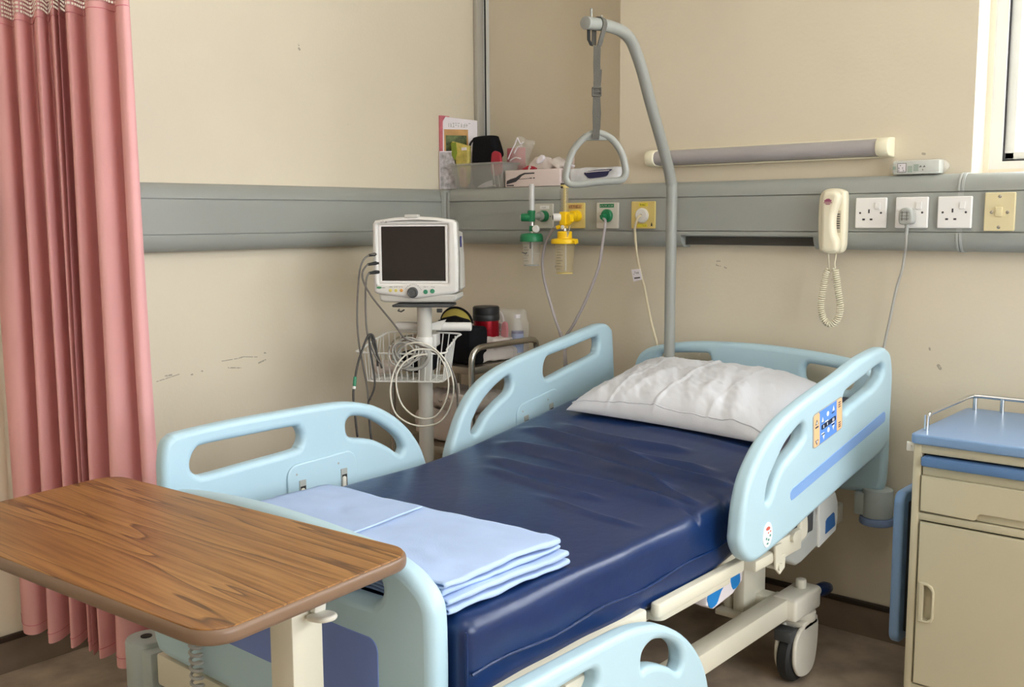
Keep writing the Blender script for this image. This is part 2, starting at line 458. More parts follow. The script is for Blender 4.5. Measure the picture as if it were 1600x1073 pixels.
def obj(name, b, mats, parent=None, sharp=38, org=None):
    bm = b.bm
    bmesh.ops.recalc_face_normals(bm, faces=bm.faces[:])
    bm.normal_update()
    fl = bm.faces.layers.int.get('flat')
    for f in bm.faces: f.smooth = not (fl and f[fl])
    if fl: bm.faces.layers.int.remove(fl)
    for e in bm.edges:
        if len(e.link_faces) == 2 and e.calc_face_angle(0) > math.radians(sharp): e.smooth = False
    top = parent
    while top is not None and top.parent is not None: top = top.parent
    if top is not None: O = ORG[top]
    else:
        xs = [v.co for v in bm.verts]
        O = Vector(org) if org else Vector(((min(v.x for v in xs)+max(v.x for v in xs))/2, (min(v.y for v in xs)+max(v.y for v in xs))/2, min(v.z for v in xs)))
    for v in bm.verts: v.co -= O
    me = bpy.data.meshes.new(name); bm.to_mesh(me); bm.free()
    for m in (mats if isinstance(mats, (list, tuple)) else [mats]): me.materials.append(MATS[m])
    o = bpy.data.objects.new(name, me); COL.objects.link(o)
    if parent is not None: o.parent = parent
    else: o.location = O; ORG[o] = O
    return o
def tag(o, label, cat, group=None):
    o['label'] = label; o['category'] = cat
    if group: o['group'] = group
    return o
def thing(name, label, cat, loc, group=None):
    o = bpy.data.objects.new(name, None); COL.objects.link(o); o.location = loc; o.empty_display_size = .05
    ORG[o] = Vector(loc)
    return tag(o, label, cat, group)
def part_label(o, label): o['label'] = label; return o
def struct(name, b, m, org=(0, 0, 0)):
    o = obj(name, b, m, None, org=org); o['kind'] = 'structure'; return o
def dup(root, dloc, label, group=None):
    r = root.copy(); COL.objects.link(r); r.location = Vector(root.location)+Vector(dloc); r['label'] = label
    if group: r['group'] = group
    for ch in list(root.children):
        c = ch.copy(); COL.objects.link(c); c.parent = r
        for g in list(ch.children):
            d = g.copy(); COL.objects.link(d); d.parent = c
    return r
XZ = lambda y0: (lambda u, v, w: Vector((u, y0+w, v)))     # outline in x,z; thickness along y
YZ = lambda x0: (lambda u, v, w: Vector((x0+w, u, v)))     # outline in y,z; thickness along x
XY = lambda z0: (lambda u, v, w: Vector((u, v, z0+w)))
def scribble(b, o, right, up, w, h, n, seed, nrm, t=.0006):
    """a row of tiny unreadable character-like strokes"""
    R = random.Random(seed); o, right, up, nrm = Vector(o), Vector(right), Vector(up), Vector(nrm)
    cw = w/n
    for i in range(n):
        for k in range(3):
            if R.random() < .25: continue
            if R.random() < .5:
                a, c = cw*(i+R.random()*.6), cw*.16; z0, z1 = 0, h*R.uniform(.6, 1)
            else:
                a, c = cw*i, cw*.75; z0 = h*R.choice((0, .42, .85)); z1 = z0+h*.14
            q = [(a, z0), (a+c, z0), (a+c, z1), (a, z1)]
            b._prism(q, lambda u, v, ww: o+right*u+up*v+nrm*ww, 0, t)
def flat(b, pts, place, t=.0008): b._prism(pts, place, 0, t)
def ell(cx, cy, rx, ry, n=24): return [(cx+rx*math.cos(2*PI*k/n), cy+ry*math.sin(2*PI*k/n)) for k in range(n)]

# ================================================================== SETTING
RW, RY, CH = 4.9, -4.7, 2.7
b = B(); b.box((-.2, RY-.2, -.1), (RW+.2, .4, 0)); struct('floor', b, 'floor_vinyl')
b = B(); b.box((-.2, RY-.2, CH), (RW+.2, .4, CH+.1)); struct('ceiling', b, 'ceiling_paint')
b = B(); b.box((-.2, RY, 0), (0, .4, CH)); struct('wall_left', b, 'wall_paint_left')
b = B(); b.box((-.2, RY-.2, 0), (RW+.2, RY, CH)); struct('wall_rear', b, 'wall_paint_left')
b = B(); b.box((RW, RY, 0), (RW+.2, .4, RZ0)); b.box((RW, RY, RZ1), (RW+.2, .4, CH)); b.box((RW, RY, RZ0), (RW+.2, RY0, RZ1)); b.box((RW, RY1, RZ0), (RW+.2, .4, RZ1))
struct('wall_right', b, 'wall_paint_left')
b = B()
b.box((0, 0, 0), (RW, .26, 1.298))                                     # below the ledge
b.box((0, .215, 1.298), (.795, .40, CH))                               # back of the recess
b.box((.795, 0, 1.298), (WX0, .26, CH)); b.box((WX1, 0, 1.298), (RW, .26, CH)); b.box((WX0, 0, WZ1), (WX1, .26, CH))
struct('wall_back', b, 'wall_paint_back')
for nm, bx in (('baseboard_left', ((0, RY, 0), (.012, -.012, .085), (0, RY, .085), (.016, -.012, .1))),
               ('baseboard_back', ((0, -.012, 0), (RW, 0, .085), (0, -.016, .085), (RW, 0, .1)))):
    b = B(); b.mi = 0; b.box(bx[0], bx[1]); b.mi = 1; b.box(bx[2], bx[3], .003)
    struct(nm, b, ['skirting_brown', 'skirting_dark'])
# window_1: white frame, sash, bead, glass
b = B()
fy = .10
b.mi = 0
b.box((WX0+.014, fy, WZ0+.012), (WX0+.044, fy+.07, WZ1)); b.box((WX0+.044, fy, WZ0+.012), (WX1, fy+.07, WZ0+.032)); b.box((WX0, fy, WZ1-.04), (WX1, fy+.07, WZ1))
b.box((WX1-.04, fy, WZ0), (WX1, fy+.07, WZ1))
b.box((WX0+.046, fy+.012, WZ0+.036), (WX0+.072, fy+.06, WZ1-.04), .003); b.box((WX0+.046, fy+.012, WZ0+.036), (WX1-.04, fy+.06, WZ0+.056), .003)
for xm in (2.72, 3.55): b.box((xm-.03, fy, WZ0), (xm+.03, fy+.07, WZ1), .003)
b.mi = 1; b.box((WX0-.001, fy-.006, WZ0), (WX0+.014, fy+.05, WZ1)); b.box((WX0, fy-.004, WZ0-.002), (WX1, fy+.06, WZ0+.012))
b.mi = 2; b.box((WX0+.044, fy+.006, WZ0+.032), (WX0+.0465, fy+.05, WZ1-.04)); b.box((WX0+.044, fy+.006, WZ0+.032), (WX1-.04, fy+.05, WZ0+.0345))
w1 = struct('window_1', b, ['frame_white', 'bead_cream', 'gasket_dark'])
b = B(); b.box((WX0+.0725, fy+.035, WZ0+.0565), (WX1-.041, fy+.041, WZ1-.041))
o = obj('pane', b, 'window_glass', w1); 
b = B()
for a_, c_ in (((RW+.08, RY0, RZ0), (RW+.13, RY0+.05, RZ1)), ((RW+.08, RY1-.05, RZ0), (RW+.13, RY1, RZ1)), ((RW+.08, RY0, RZ0), (RW+.13, RY1, RZ0+.05)), ((RW+.08, RY0, RZ1-.05), (RW+.13, RY1, RZ1)), ((RW+.08, -1.43, RZ0), (RW+.13, -1.37, RZ1))): b.box(a_, c_)
struct('window_2', b, 'frame_white')
# conduit in the corner of the recess
t = thing('corner_conduit', 'pale vertical conduit with a black cable in the wall corner above the ledge', 'pipe', (.02, .19, 1.3))
b = B(); b.box((.001, .165, 1.30), (.022, .214, CH), .004); obj('casing', b, 'conduit_grey', t)
b = B(); b.tube([(.030, .205, 1.32), (.029, .205, 1.9), (.030, .205, CH)], .0045, 8); obj('black_cable', b, 'strap_black', t)
b = B(); b.box((.0225, .2005, 1.30), (.0255, .2095, CH)); b.box((.0345, .2005, 1.30), (.039, .2145, CH)); obj('cover_strip', b, 'frame_white', t)

# ------------------------------------------------------------------ bedhead trunking
def trunk_profile():
    p = [(0, 1.100), (-.03, 1.100)]
    for k in range(7): a = k/6*PI/2; p.append((-.03-.03*math.sin(a), 1.145-.045*math.cos(a)))
    p += [(-.060, 1.1485), (-.054, 1.1485), (-.054, 1.1515), (-.060, 1.1515), (-.060, 1.2510), (-.054, 1.2510), (-.054, 1.2540), (-.060, 1.2540)]
    for k in range(7): a = k/6*PI/2; p.append((-.028-.032*math.cos(a), 1.256+.043*math.sin(a)))
    p += [(0, 1.299)]
    return p
TP = trunk_profile()
slotp = [(0, 1.108), (-.03, 1.108), (-.034, 1.137), (-.060, 1.137)]+[q for q in TP if q[1] > 1.142]
t = thing('back_wall_trunking', 'grey wall trunking running along the back wall above the bed head', 'trunking', (1.5, -.03, 1.1))
P = lambda u, v, w: Vector((w, u, v))
b = B()
for x0, x1, pr in ((.075, 1.064, TP), (1.064, 1.492, slotp), (1.492, 1.876, TP), (1.89, RW-.002, TP)): b._prism(pr, P, x0, x1)
obj('casing', b, 'trunk_grey', t, 25)
b = B()
sc = [(u*1.05 if u else 0, (v-1.2)*1.02+1.2) for u, v in TP]
top = [q for q in sc if q[1] > 1.253] + [(0, 1.253)]; bot = [q for q in sc if q[1] < 1.148]+[(0, 1.148)]
for pr in (top, bot): b._prism(pr, P, 1.876, 1.8815); b._prism(pr, P, 1.8845, 1.89)
b._prism(TP, P, 1.8755, 1.8905)
obj('joint_cover', b, 'trunk_joint', t, 25)
b = B(); b.box((1.068, -.0335, 1.109), (1.488, -.031, 1.137)); obj('light_slot', b, 'trunk_dark', t)
t = thing('left_wall_trunking', 'grey wall trunking running along the left wall behind the monitor and curtain', 'trunking', (.03, -1, 1.1))
P = lambda u, v, w: Vector((-u, w, v))
b = B(); b._prism(TP, P, RY+.002, -.075); obj('casing', b, 'trunk_grey', t, 25)
b = B()                                                                # inside-corner piece where the two runs meet
b.box((.002, -.073, 1.101), (.068, -.002, 1.2975), .012, seg=3)
b.box((.052, -.081, 1.105), (.064, -.066, 1.288), .005); b.box((.066, -.064, 1.105), (.081, -.052, 1.288), .005)
obj('corner_piece', b, 'trunk_grey', t)

# ================================================================== BED
bed = thing('hospital_bed', 'light blue and cream hospital bed standing with its head against the back wall', 'bed', (1.29, -.9, 0))
# outlines in (y,z), traced at the rails' own distance
FF = [(-1.704,.60),(-1.703,.66),(-1.702,.698),(-1.695,.734),(-1.681,.749),(-1.657,.756),(-1.532,.761),(-1.372,.761),(-1.286,.760),(-1.22,.757),(-1.163,.747),(-1.112,.73),(-1.053,.696),(-1.005,.654),(-.969,.606),(-.949,.558),(-.94,.51),(-.95,.465),(-.99,.437),(-1.1,.43),(-1.4,.43),(-1.62,.43),(-1.675,.437),(-1.70,.47),(-1.704,.54)]
FFs1 = [(-1.638,.686),(-1.632,.703),(-1.622,.715),(-1.603,.7205),(-1.50,.722),(-1.374,.722),(-1.357,.716),(-1.349,.702),(-1.349,.687),(-1.357,.673),(-1.376,.666),(-1.5,.660),(-1.60,.655),(-1.622,.659),(-1.635,.670)]
FFs2 = [(-1.216,.704),(-1.207,.716),(-1.19,.719),(-1.145,.708),(-1.093,.679),(-1.047,.642),(-1.032,.618),(-1.034,.603),(-1.046,.599),(-1.081,.624),(-1.133,.651),(-1.198,.667),(-1.214,.682)]
FH = [(-.863,.558),(-.844,.608),(-.816,.661),(-.773,.713),(-.709,.754),(-.619,.783),(-.5,.806),(-.33,.835),(-.222,.853),(-.176,.859),(-.141,.857),(-.116,.843),(-.105,.823),(-.097,.736),(-.093,.672),(-.097,.62),(-.12,.59),(-.18,.574),(-.365,.551),(-.585,.511),(-.72,.49),(-.80,.476),(-.845,.484),(-.866,.515)]
FHs1 = [(-.46,.748),(-.455,.768),(-.443,.782),(-.417,.788),(-.31,.803),(-.208,.819),(-.19,.817),(-.183,.80),(-.188,.778),(-.205,.764),(-.32,.741),(-.426,.719),(-.448,.721),(-.458,.731)]
FHs2 = [(-.775,.616),(-.768,.644),(-.731,.688),(-.68,.723),(-.633,.744),(-.615,.745),(-.607,.730),(-.610,.711),(-.624,.697),(-.664,.678),(-.71,.65),(-.739,.62),(-.757,.604),(-.770,.605)]
NH = [(-.953,.555),(-.942,.611),(-.915,.665),(-.855,.718),(-.772,.757),(-.643,.789),(-.468,.821),(-.354,.845),(-.227,.859),(-.183,.853),(-.154,.832),(-.139,.778),(-.141,.691),(-.147,.63),(-.166,.596),(-.222,.578),(-.411,.549),(-.631,.511),(-.764,.488),(-.871,.474),(-.914,.482),(-.941,.505),(-.954,.53)]
NHsA = [(-.846,.603),(-.835,.636),(-.805,.666),(-.765,.701),(-.711,.727),(-.68,.735),(-.667,.726),(-.668,.703),(-.695,.687),(-.743,.669),(-.783,.648),(-.812,.615),(-.829,.594),(-.842,.593)]
NHsB = [(-.455,.733),(-.457,.757),(-.449,.772),(-.427,.780),(-.34,.797),(-.252,.815),(-.222,.818),(-.206,.807),(-.212,.786),(-.26,.765),(-.33,.751),(-.411,.735),(-.438,.728)]
def shift(L, dy, dz): return [(u+dy, v+dz) for u, v in L]
NF = shift(FF, -.124, -.284)
NFs1 = [(-1.76,.402),(-1.755,.425),(-1.73,.437),(-1.60,.440),(-1.49,.443),(-1.458,.440),(-1.448,.425),(-1.453,.408),(-1.478,.396),(-1.6,.386),(-1.73,.378),(-1.752,.385)]
NFs2 = [(-1.311,.410),(-1.305,.428),(-1.278,.437),(-1.245,.431),(-1.21,.416),(-1.181,.392),(-1.171,.37),(-1.175,.351),(-1.188,.347),(-1.215,.366),(-1.258,.386),(-1.291,.393),(-1.308,.392)]
def sm(L, n=5): return [(p.x, p.y) for p in catmull([(u, v, 0) for u, v in L], n)]
def make_rail(outer, holes, x0, x1, bev=.0132):
    b = B(); b.panel(sm(outer), [sm(h) for h in holes], 0, x1-x0, bev, YZ(x0), 6)
    return obj('side_rail', b, 'blue_plastic', bed, 50)
XF0, XF1, XN0, XN1 = .812, .850, 1.722, 1.760
rFF = make_rail(FF, [FFs1, FFs2], XF0, XF1); rFH = make_rail(FH, [FHs1, FHs2], XF0, XF1)
rNH = make_rail(NH, [NHsA, NHsB], XN0, XN1); rNF = make_rail(NF, [NFs1, shift(NFs2, -.004, -.006)], XN0, XN1, .0115)
def latch_plate(rail, y0, z0, ang, dy=.205):
    """raised latch plate with two catches and a release bar, on the inner face of a far rail"""
    c, s_ = math.cos(ang), math.sin(ang)
    pl = lambda u, v, w: Vector((XF1-.001+w, y0+u*c-v*s_*0, z0+v+u*s_))
    b = B(); b.panel(rrect(0, -.09, dy, .07, .03), [], 0, .006, .0035, pl, 3); p = obj('latch_plate', b, 'blue_plastic', rail, 50)
    for u in (.032, dy-.05):
        b = B(); b.mi = 0; b.prism([(u, -.06), (u+.018, -.06), (u+.018, .03), (u, .03)], pl, .0055, .0085); b.mi = 1; b.prism([(u+.002, -.06), (u+.0165, -.06), (u+.0165, .016), (u+.002, .016)], pl, .006, .0092)
        b.mi = 2; b.panel(rrect(u+.002, -.06, u+.0125, .012, .004, 3), [], .007, .0125, .002, pl, 2)
        b.mi = 0; b.panel(ell(u-.006, .046, .003, .003, 12), [], .005, .0062, .0003, pl, 1)
        obj('catch', b, ['grey_plastic', 'black_rubber', 'cream_plastic'], rail)
    b = B(); b.mi = 0; b.panel(rrect(.066, -.07, dy-.064, -.010, .01), [], .005, .0065, .0005, pl, 1); b.mi = 1; b.panel(rrect(.066, -.07, dy-.070, -.0145, .008), [], .006, .0085, .001, pl, 2)
    obj('release_bar', b, ['black_rubber', 'cream_plastic'], rail)
latch_plate(rFF, -1.399, .565, .03)
latch_plate(rFH, -.592, .588, .16, .2)
# control panel, stripe and badge on the near head rail
def aff(TL, TR, BR, BL, x):
    def f(u, v, w):
        a = Vector(TL).lerp(Vector(TR), u); c = Vector(BL).lerp(Vector(BR), u); p = a.lerp(c, v)
        return Vector((x+w, p.x, p.y))
    return f
cpf = aff((-.627,.746), (-.472,.769), (-.466,.694), (-.622,.670), XN1-.0012)
b = B(); b.panel(rrect(-.02, -.03, 1.02, 1.03, .1), [], 0, .0022, .0006, lambda u, v, w: cpf(u, v, w), 2)
cp = obj('control_panel', b, 'grey_plastic', rNH); part_label(cp, 'blue and orange bed control panel')
b = B(); b.prism([(.2, .0), (.8, .0), (.8, 1), (.2, 1)], cpf, .0020, .0030); obj('blue_field', b, 'panel_blue', cp)
for u0, u1 in ((.01, .2), (.8, .99)):
    b = B(); b.prism(rrect(u0, .01, u1, .99, .05), cpf, .0020, .0030); obj('orange_strip', b, 'panel_orange', cp)
b = B(); b.mi = 0
b.prism(rrect(.26, .45, .76, .60, .03), cpf, .0028, .0036)
for (u, v, k) in ((.1, .25, 1), (.1, .88, -1)):
    h = .075; b.prism([(u-.05, v+h*k), (u+.05, v+h*k), (u, v-h*k)], cpf, .0028, .0035)
b.prism([(.05, .38), (.15, .38), (.15, .43), (.05, .43)], cpf, .0028, .0035)
for v in (.1, .17, .24, .75, .82, .88): b.prism([(.86, v), (.94, v), (.94, v+.03), (.86, v+.03)], cpf, .0028, .0035)
for (u, v) in ((.30, .36), (.66, .28), (.32, .75), (.66, .66)): b.prism([(u-.04, v), (u+.05, v), (u+.05, v+.03), (u-.04, v+.03)], cpf, .0028, .0036)
b.mi = 1
for (u, v, k) in ((.1, .26, 1), (.1, .87, -1)): b.prism([(u-.026, v+.045*k), (u+.026, v+.045*k), (u, v-.038*k)], cpf, .0034, .0038)
for (u, v, k) in ((.30, .30, 1), (.68, .17, 1), (.33, .86, -1), (.67, .78, -1)):
    b.prism([(u-.035, v+.07*k), (u+.035, v+.07*k), (u, v-.08*k)], cpf, .0028, .0037)
for (u, v) in ((.48, .22), (.5, .74)): b.prism(ell(u, v, .04, .075, 10), cpf, .0028, .0036)
for (u, v) in ((.3, .71), (.66, .60), (.44, .41)): b.prism([(u-.05, v), (u+.05, v), (u+.05, v+.03), (u-.05, v+.03)], cpf, .0028, .0036)
for u in (.32, .45, .64, .68): b.prism([(u, .48), (u+.02, .48), (u+.02, .57), (u, .57)], cpf, .0034, .0039)
obj('control_symbol', b, ['panel_navy', 'icon_white'], cp)
b = B(); spts = [(-.733, .581), (-.728, .573), (-.718, .573), (-.192, .664), (-.186, .671), (-.188, .687), (-.196, .692), (-.206, .691), (-.724, .599), (-.733, .592)]
b.panel(spts, [], 0, .002, .0006, YZ(XN1-.0008), 1); part_label(obj('stripe', b, 'blue_stripe', rNH), 'mid-blue stripe')
b = B(); b.mi = 0; b.panel(ell(-.838, .522, .0215, .0275, 28), [], 0, .0016, .0004, YZ(XN1-.0006), 1)
pl = YZ(XN1+.0009)
b.mi = 1
for (u, v, w, h) in ((-.843, .532, .012, .002), (-.838, .524, .004, .004), (-.829, .526, .005, .003)): b.prism([(u, v), (u+w, v), (u+w, v+h), (u, v+h)], pl, 0, .0005)
b.prism([(-.848+.010*math.cos(a)*1.0+.010, .534+.006*math.sin(a)) for a in [PI*k/8 for k in range(9)]], pl, 0, .0005)
b.mi = 2
for (u, v, w, h) in ((-.847, .512, .006, .005), (-.838, .508, .007, .005), (-.830, .516, .006, .005), (-.843, .501, .008, .004)): b.prism([(u, v), (u+w, v), (u+w, v+h), (u, v+h)], pl, 0, .0005)
obj('round_badge', b, ['icon_white', 'icon_red', 'icon_teal'], rNH)
# headboard
HBo = [(.905,.62),(.908,.68),(.916,.717),(.927,.749),(.953,.776),(.998,.794),(1.086,.811),(1.179,.820),(1.323,.824),(1.434,.821),(1.539,.814),(1.615,.805),(1.655,.793),(1.689,.772),(1.712,.74),(1.726,.68),(1.730,.60),(1.729,.50),(1.724,.462),(1.705,.446),(1.62,.437),(1.32,.43),(1.02,.437),(.935,.446),(.912,.47),(.905,.54)]
HBa = [(1.006,.748),(1.014,.768),(1.04,.774),(1.166,.784),(1.186,.779),(1.192,.762),(1.188,.738),(1.165,.728),(1.05,.719),(1.02,.724)]
HBb = [(1.488,.760),(1.494,.776),(1.515,.781),(1.611,.771),(1.63,.762),(1.634,.745),(1.625,.722),(1.60,.716),(1.52,.722),(1.493,.735)]
b = B(); b.panel(sm(HBo), [sm(HBa), sm(HBb)], 0, .038, .015, XZ(-.093), 5); obj('headboard', b, 'blue_plastic', bed, 50)
# footboard with a hand slot and a violet inset
FBo = [(.857,.50),(.857,.585),(.862,.62),(.885,.648),(.938,.665),(1.02,.677),(1.15,.687),(1.262,.690),(1.375,.688),(1.47,.683),(1.545,.676),(1.606,.660),(1.638,.643),(1.658,.624),(1.668,.596),(1.670,.53),(1.669,.45),(1.668,.38),(1.66,.335),(1.63,.318),(1.5,.315),(1.28,.315),(1.05,.316),(.90,.318),(.868,.336),(.857,.38)]
FBs = [(1.035,.605),(1.035,.620),(1.05,.632),(1.08,.636),(1.30,.638),(1.51,.636),(1.54,.633),(1.554,.624),(1.553,.606),(1.54,.595),(1.51,.590),(1.30,.588),(1.08,.590),(1.05,.595)]
b = B(); b.panel(sm(FBo), [sm(FBs)], 0, .045, .018, XZ(-1.752), 5); fbd = obj('footboard', b, 'blue_plastic', bed, 50)
b = B(); b.panel(rrect(1.03, .412, 1.549, .532, .022), [], 0, .004, .0012, XZ(-1.7535), 2); part_label(obj('inset_panel', b, 'violet_panel', fbd), 'violet-blue inset panel')
# corner bumpers
for (x, y, z0, z1, r) in ((.772, -1.716, .205, .315, .043), (1.79, -1.716, .205, .315, .043), (1.708, -.075, .375, .455, .041), (.93, -.075, .375, .455, .041)):
    b = B(); b.cyl((x, y, z0), (x, y, z1), r, 28, bev=.007); b.box((min(x, 1.29+(x-1.29)*.87), y-.03, z0+.005), (max(x, 1.29+(x-1.29)*.87), y+.03, z1-.012), .004)
    bu = obj('corner_bumper', b, 'bumper_grey', bed)
    b = B(); b.cyl((x, y, z0-.02), (x, y, z0+.001), r+.006, 28, bev=.006); obj('bumper_disc', b, 'bumper_blue', bu)
    b = B(); b.cyl((x, y, z1-.001), (x, y, z1+.0015), .012, 16); obj('socket_hole', b, 'black_rubber', bu)
# deck, frames
b = B()
b.box((.93, -1.70, .40), (1.66, -.95, .432), .006); obj('foot_deck', b, 'cream_metal', bed)
for a_, c_ in (((1.662, -1.69, .415), (1.705, -1.215, .459)), ((.895, -1.69, .415), (.932, -1.215, .459))):
    b = B(); b.box(a_, c_, .006); obj('deck_rail', b, 'cream_metal', bed)
M8 = Matrix.Translation((0, -.95, .415)) @ Matrix.Rotation(math.radians(8.2), 4, 'X')
b = B(); b.box((.93, 0, -.012), (1.66, .84, .012), .005, M8); obj('back_deck', b, 'cream_metal', bed)
for x0, x1, xi in ((1.695, 1.717, 1.60), (.883, .905, 1.0)):
    b = B(); b.prism(rrect(x0, -1.195, x1, -.85, .010), XY(.436), 0, .027, .004)
    b.prism(rrect(min(x0+.01, xi), -1.17, max(x0+.01, xi), -.88, .02), XY(.416), 0, .0175, .004); obj('deck_arm', b, 'cream_metal', bed)
for args in (((1.60, -.79, .412), (1.712, -.70, .440), .008), ((1.50, -.72, .385), (1.57, -.14, .42), .006), ((1.02, -.72, .385), (1.09, -.14, .42), .006), ((.93, -.155, .355), (1.63, -.115, .41), .005), ((.86, -1.745, .245), (1.66, -1.70, .312), .005), ((.93, -1.70, .30), (1.0, -1.66, .43), .004), ((1.58, -1.70, .30), (1.65, -1.66, .43), .004)):
    b = B(); b.box(*args); obj('frame_member', b, 'cream_metal', bed)
for a_, c_ in (((1.585, -1.46, .182), (1.635, -.42, .235)), ((.945, -1.46, .182), (.995, -.42, .235)), ((.99, -.47, .185), (1.59, -.42, .232)), ((.99, -1.45, .185), (1.59, -1.40, .232))):
    b = B(); b.box(a_, c_, .004); obj('chassis_beam', b, 'cream_metal', bed)
for (x, y) in ((1.528, -.53), (1.055, -.53), (1.528, -1.40), (1.055, -1.40)):
    b = B(); b.box((x-.012, y, .185), (x+.022, y+.12, .41), .008); b.box((x-.045, y+.01, .185), (x-.016, y+.07, .40), .008)
    b.box((x-.05, y-.02, .185), (x+.055, y+.13, .20), .004)
    b.cyl((x+.0215, y+.10, .375), (x+.0245, y+.10, .375), .008, 12); b.cyl((x+.024, y+.10, .375), (x+.025, y+.10, .375), .004, 8)
    obj('lift_column', b, 'cream_metal', bed)
# casters
def caster(x, y, brake=False):
    b = B(); b.box((x-.035, y-.08, .178), (x+.035, y+.07, .238), .01, seg=3); b.cyl((x, y+.03, .15), (x, y+.03, .178), .036, 24, bev=.005)
    b.panel(sm([(-.065, .075), (-.06, .12), (-.03, .148), (.03, .155), (.066, .148), (.07, .10), (.055, .035), (.02, .012), (-.03, .02), (-.055, .045)], 4), [], .0, .012, .005, lambda u, v, w: Vector((x+.018+w, y+u, v)), 3)
    b.panel(sm([(-.065, .075), (-.06, .12), (-.03, .148), (.03, .155), (.066, .148), (.07, .10), (.055, .035), (.02, .012), (-.03, .02), (-.055, .045)], 4), [], .0, .012, .005, lambda u, v, w: Vector((x-.030+w, y+u, v)), 3)
    b.box((x-.03, y-.02, .135), (x+.03, y+.066, .16), .006)
    c = obj('caster', b, 'cream_plastic', bed)
    b = B(); b.lathe([(.05, -.017), (.064, -.017), (.07, -.010), (.07, .010), (.064, .017), (.05, .017)], (x, y-.012, .0705), (1, 0, 0), 36); part_label(obj('wheel', b, 'black_rubber', c), 'black rubber wheel')
    b = B(); b.box((x-.028, y-.075, .118), (x+.02, y-.03, .15), .006); obj('brake_pad', b, 'dark_grey_plastic', c)
    b = B(); b.cyl((x, y+.02, .235), (x, y+.02, .262), .014, 14, bev=.005); obj('swivel_cap', b, 'cream_plastic', c); b = B(); b.cyl((x, y+.06, .205), (x+.005, y+.115, .205), .013, 14, bev=.003); obj('pedal_stem', b, 'cream_plastic', c)
    b = B(); b.tube([(x+.005, y+.11, .205), (x+.006, y+.12, .203), (x+.008, y+.15, .199), (x+.01, y+.172, .196), (x+.011, y+.18, .195)], [.012, .017, .019, .014, .004], 14); part_label(obj('brake_pedal', b, 'navy_vinyl', c), 'dark blue brake pedal tip')
for (x, y) in ((1.625, -.385), (.955, -.385), (1.625, -1.47), (.955, -1.47)): caster(x, y)
# rail mechanism below the near head rail
b = B(); b.panel([(-.615,.392),(-.547,.360),(-.52,.360),(-.44,.376),(-.335,.40),(-.325,.46),(-.335,.50),(-.44,.50),(-.447,.47),(-.477,.431),(-.56,.41),(-.612,.41)], [], 0, .05, .008, YZ(1.645), 3)
act = obj('actuator_housing', b, 'grey_plastic', bed)
b = B(); b.panel([(-.442,.500),(-.446,.46),(-.437,.42),(-.434,.378),(-.336,.398),(-.328,.43),(-.329,.47),(-.345,.50)], [], 0, .012, .004, YZ(1.69), 3); part_label(obj('cover', b, 'frame_white', act), 'white end cover')
b = B(); b.panel([(-.404,.438),(-.396,.444),(-.358,.451),(-.353,.447),(-.346,.417),(-.35,.413),(-.404,.405)], [], 0, .0025, .001, YZ(1.7015), 1); part_label(obj('label_plate', b, 'label_blue', act), 'dark blue label square')
b = B(); b.panel(sm([(-.62,.418),(-.559,.423),(-.522,.437),(-.528,.49),(-.555,.50),(-.565,.455),(-.60,.445),(-.62,.443)], 4), [], 0, .02, .006, YZ(1.69), 3)
b.panel([(-.71,.455),(-.678,.455),(-.679,.425),(-.657,.424),(-.660,.392),(-.684,.382),(-.705,.400)], [ell(-.682, .402, .006, .006, 10)], 0, .006, .0012, YZ(1.712), 1)
b.box((1.66, -.70, .41), (1.712, -.56, .46), .004); b.cyl((1.712, -.615, .452), (1.72, -.615, .452), .011, 14); b.cyl((1.67, -.69, .402), (1.722, -.69, .402), .008, 12)
obj('rail_hinge', b, 'cream_metal', bed)
b = B(); b.box((1.665, -.60, .43), (1.70, -.47, .50), .004); obj('hinge_shadow_block', b, 'dark_grey_plastic', bed)  # dark block added in place of the shadow around the rail hinge
# hinge arms carrying the other rails
for (x0, x1, y, z0, z1) in ((.845, .93, -.50, .44, .50), (.845, .93, -1.30, .41, .43), (1.66, 1.73, -1.45, .25, .42)):
    b = B(); b.box((x0, y-.05, z0), (x1, y+.05, z1), .006); obj('rail_bracket', b, 'cream_metal', bed)
# curly cord hanging at the foot end
b = B(); pts = []
for k in range(140):
    a = k*.55; pts.append((1.055+.011*math.cos(a), -1.773+.011*math.sin(a), .435-.0011*k*1.2))
b.tube(pts, .0032, 6); b.tube([(1.055, -1.768, .435), (1.05, -1.765, .48), (1.055, -1.757, .56), (1.06, -1.745, .62)], .003, 6)
part_label(obj('hand_control_cord', b, 'cable_light', bed), 'grey curly hand-control cord')

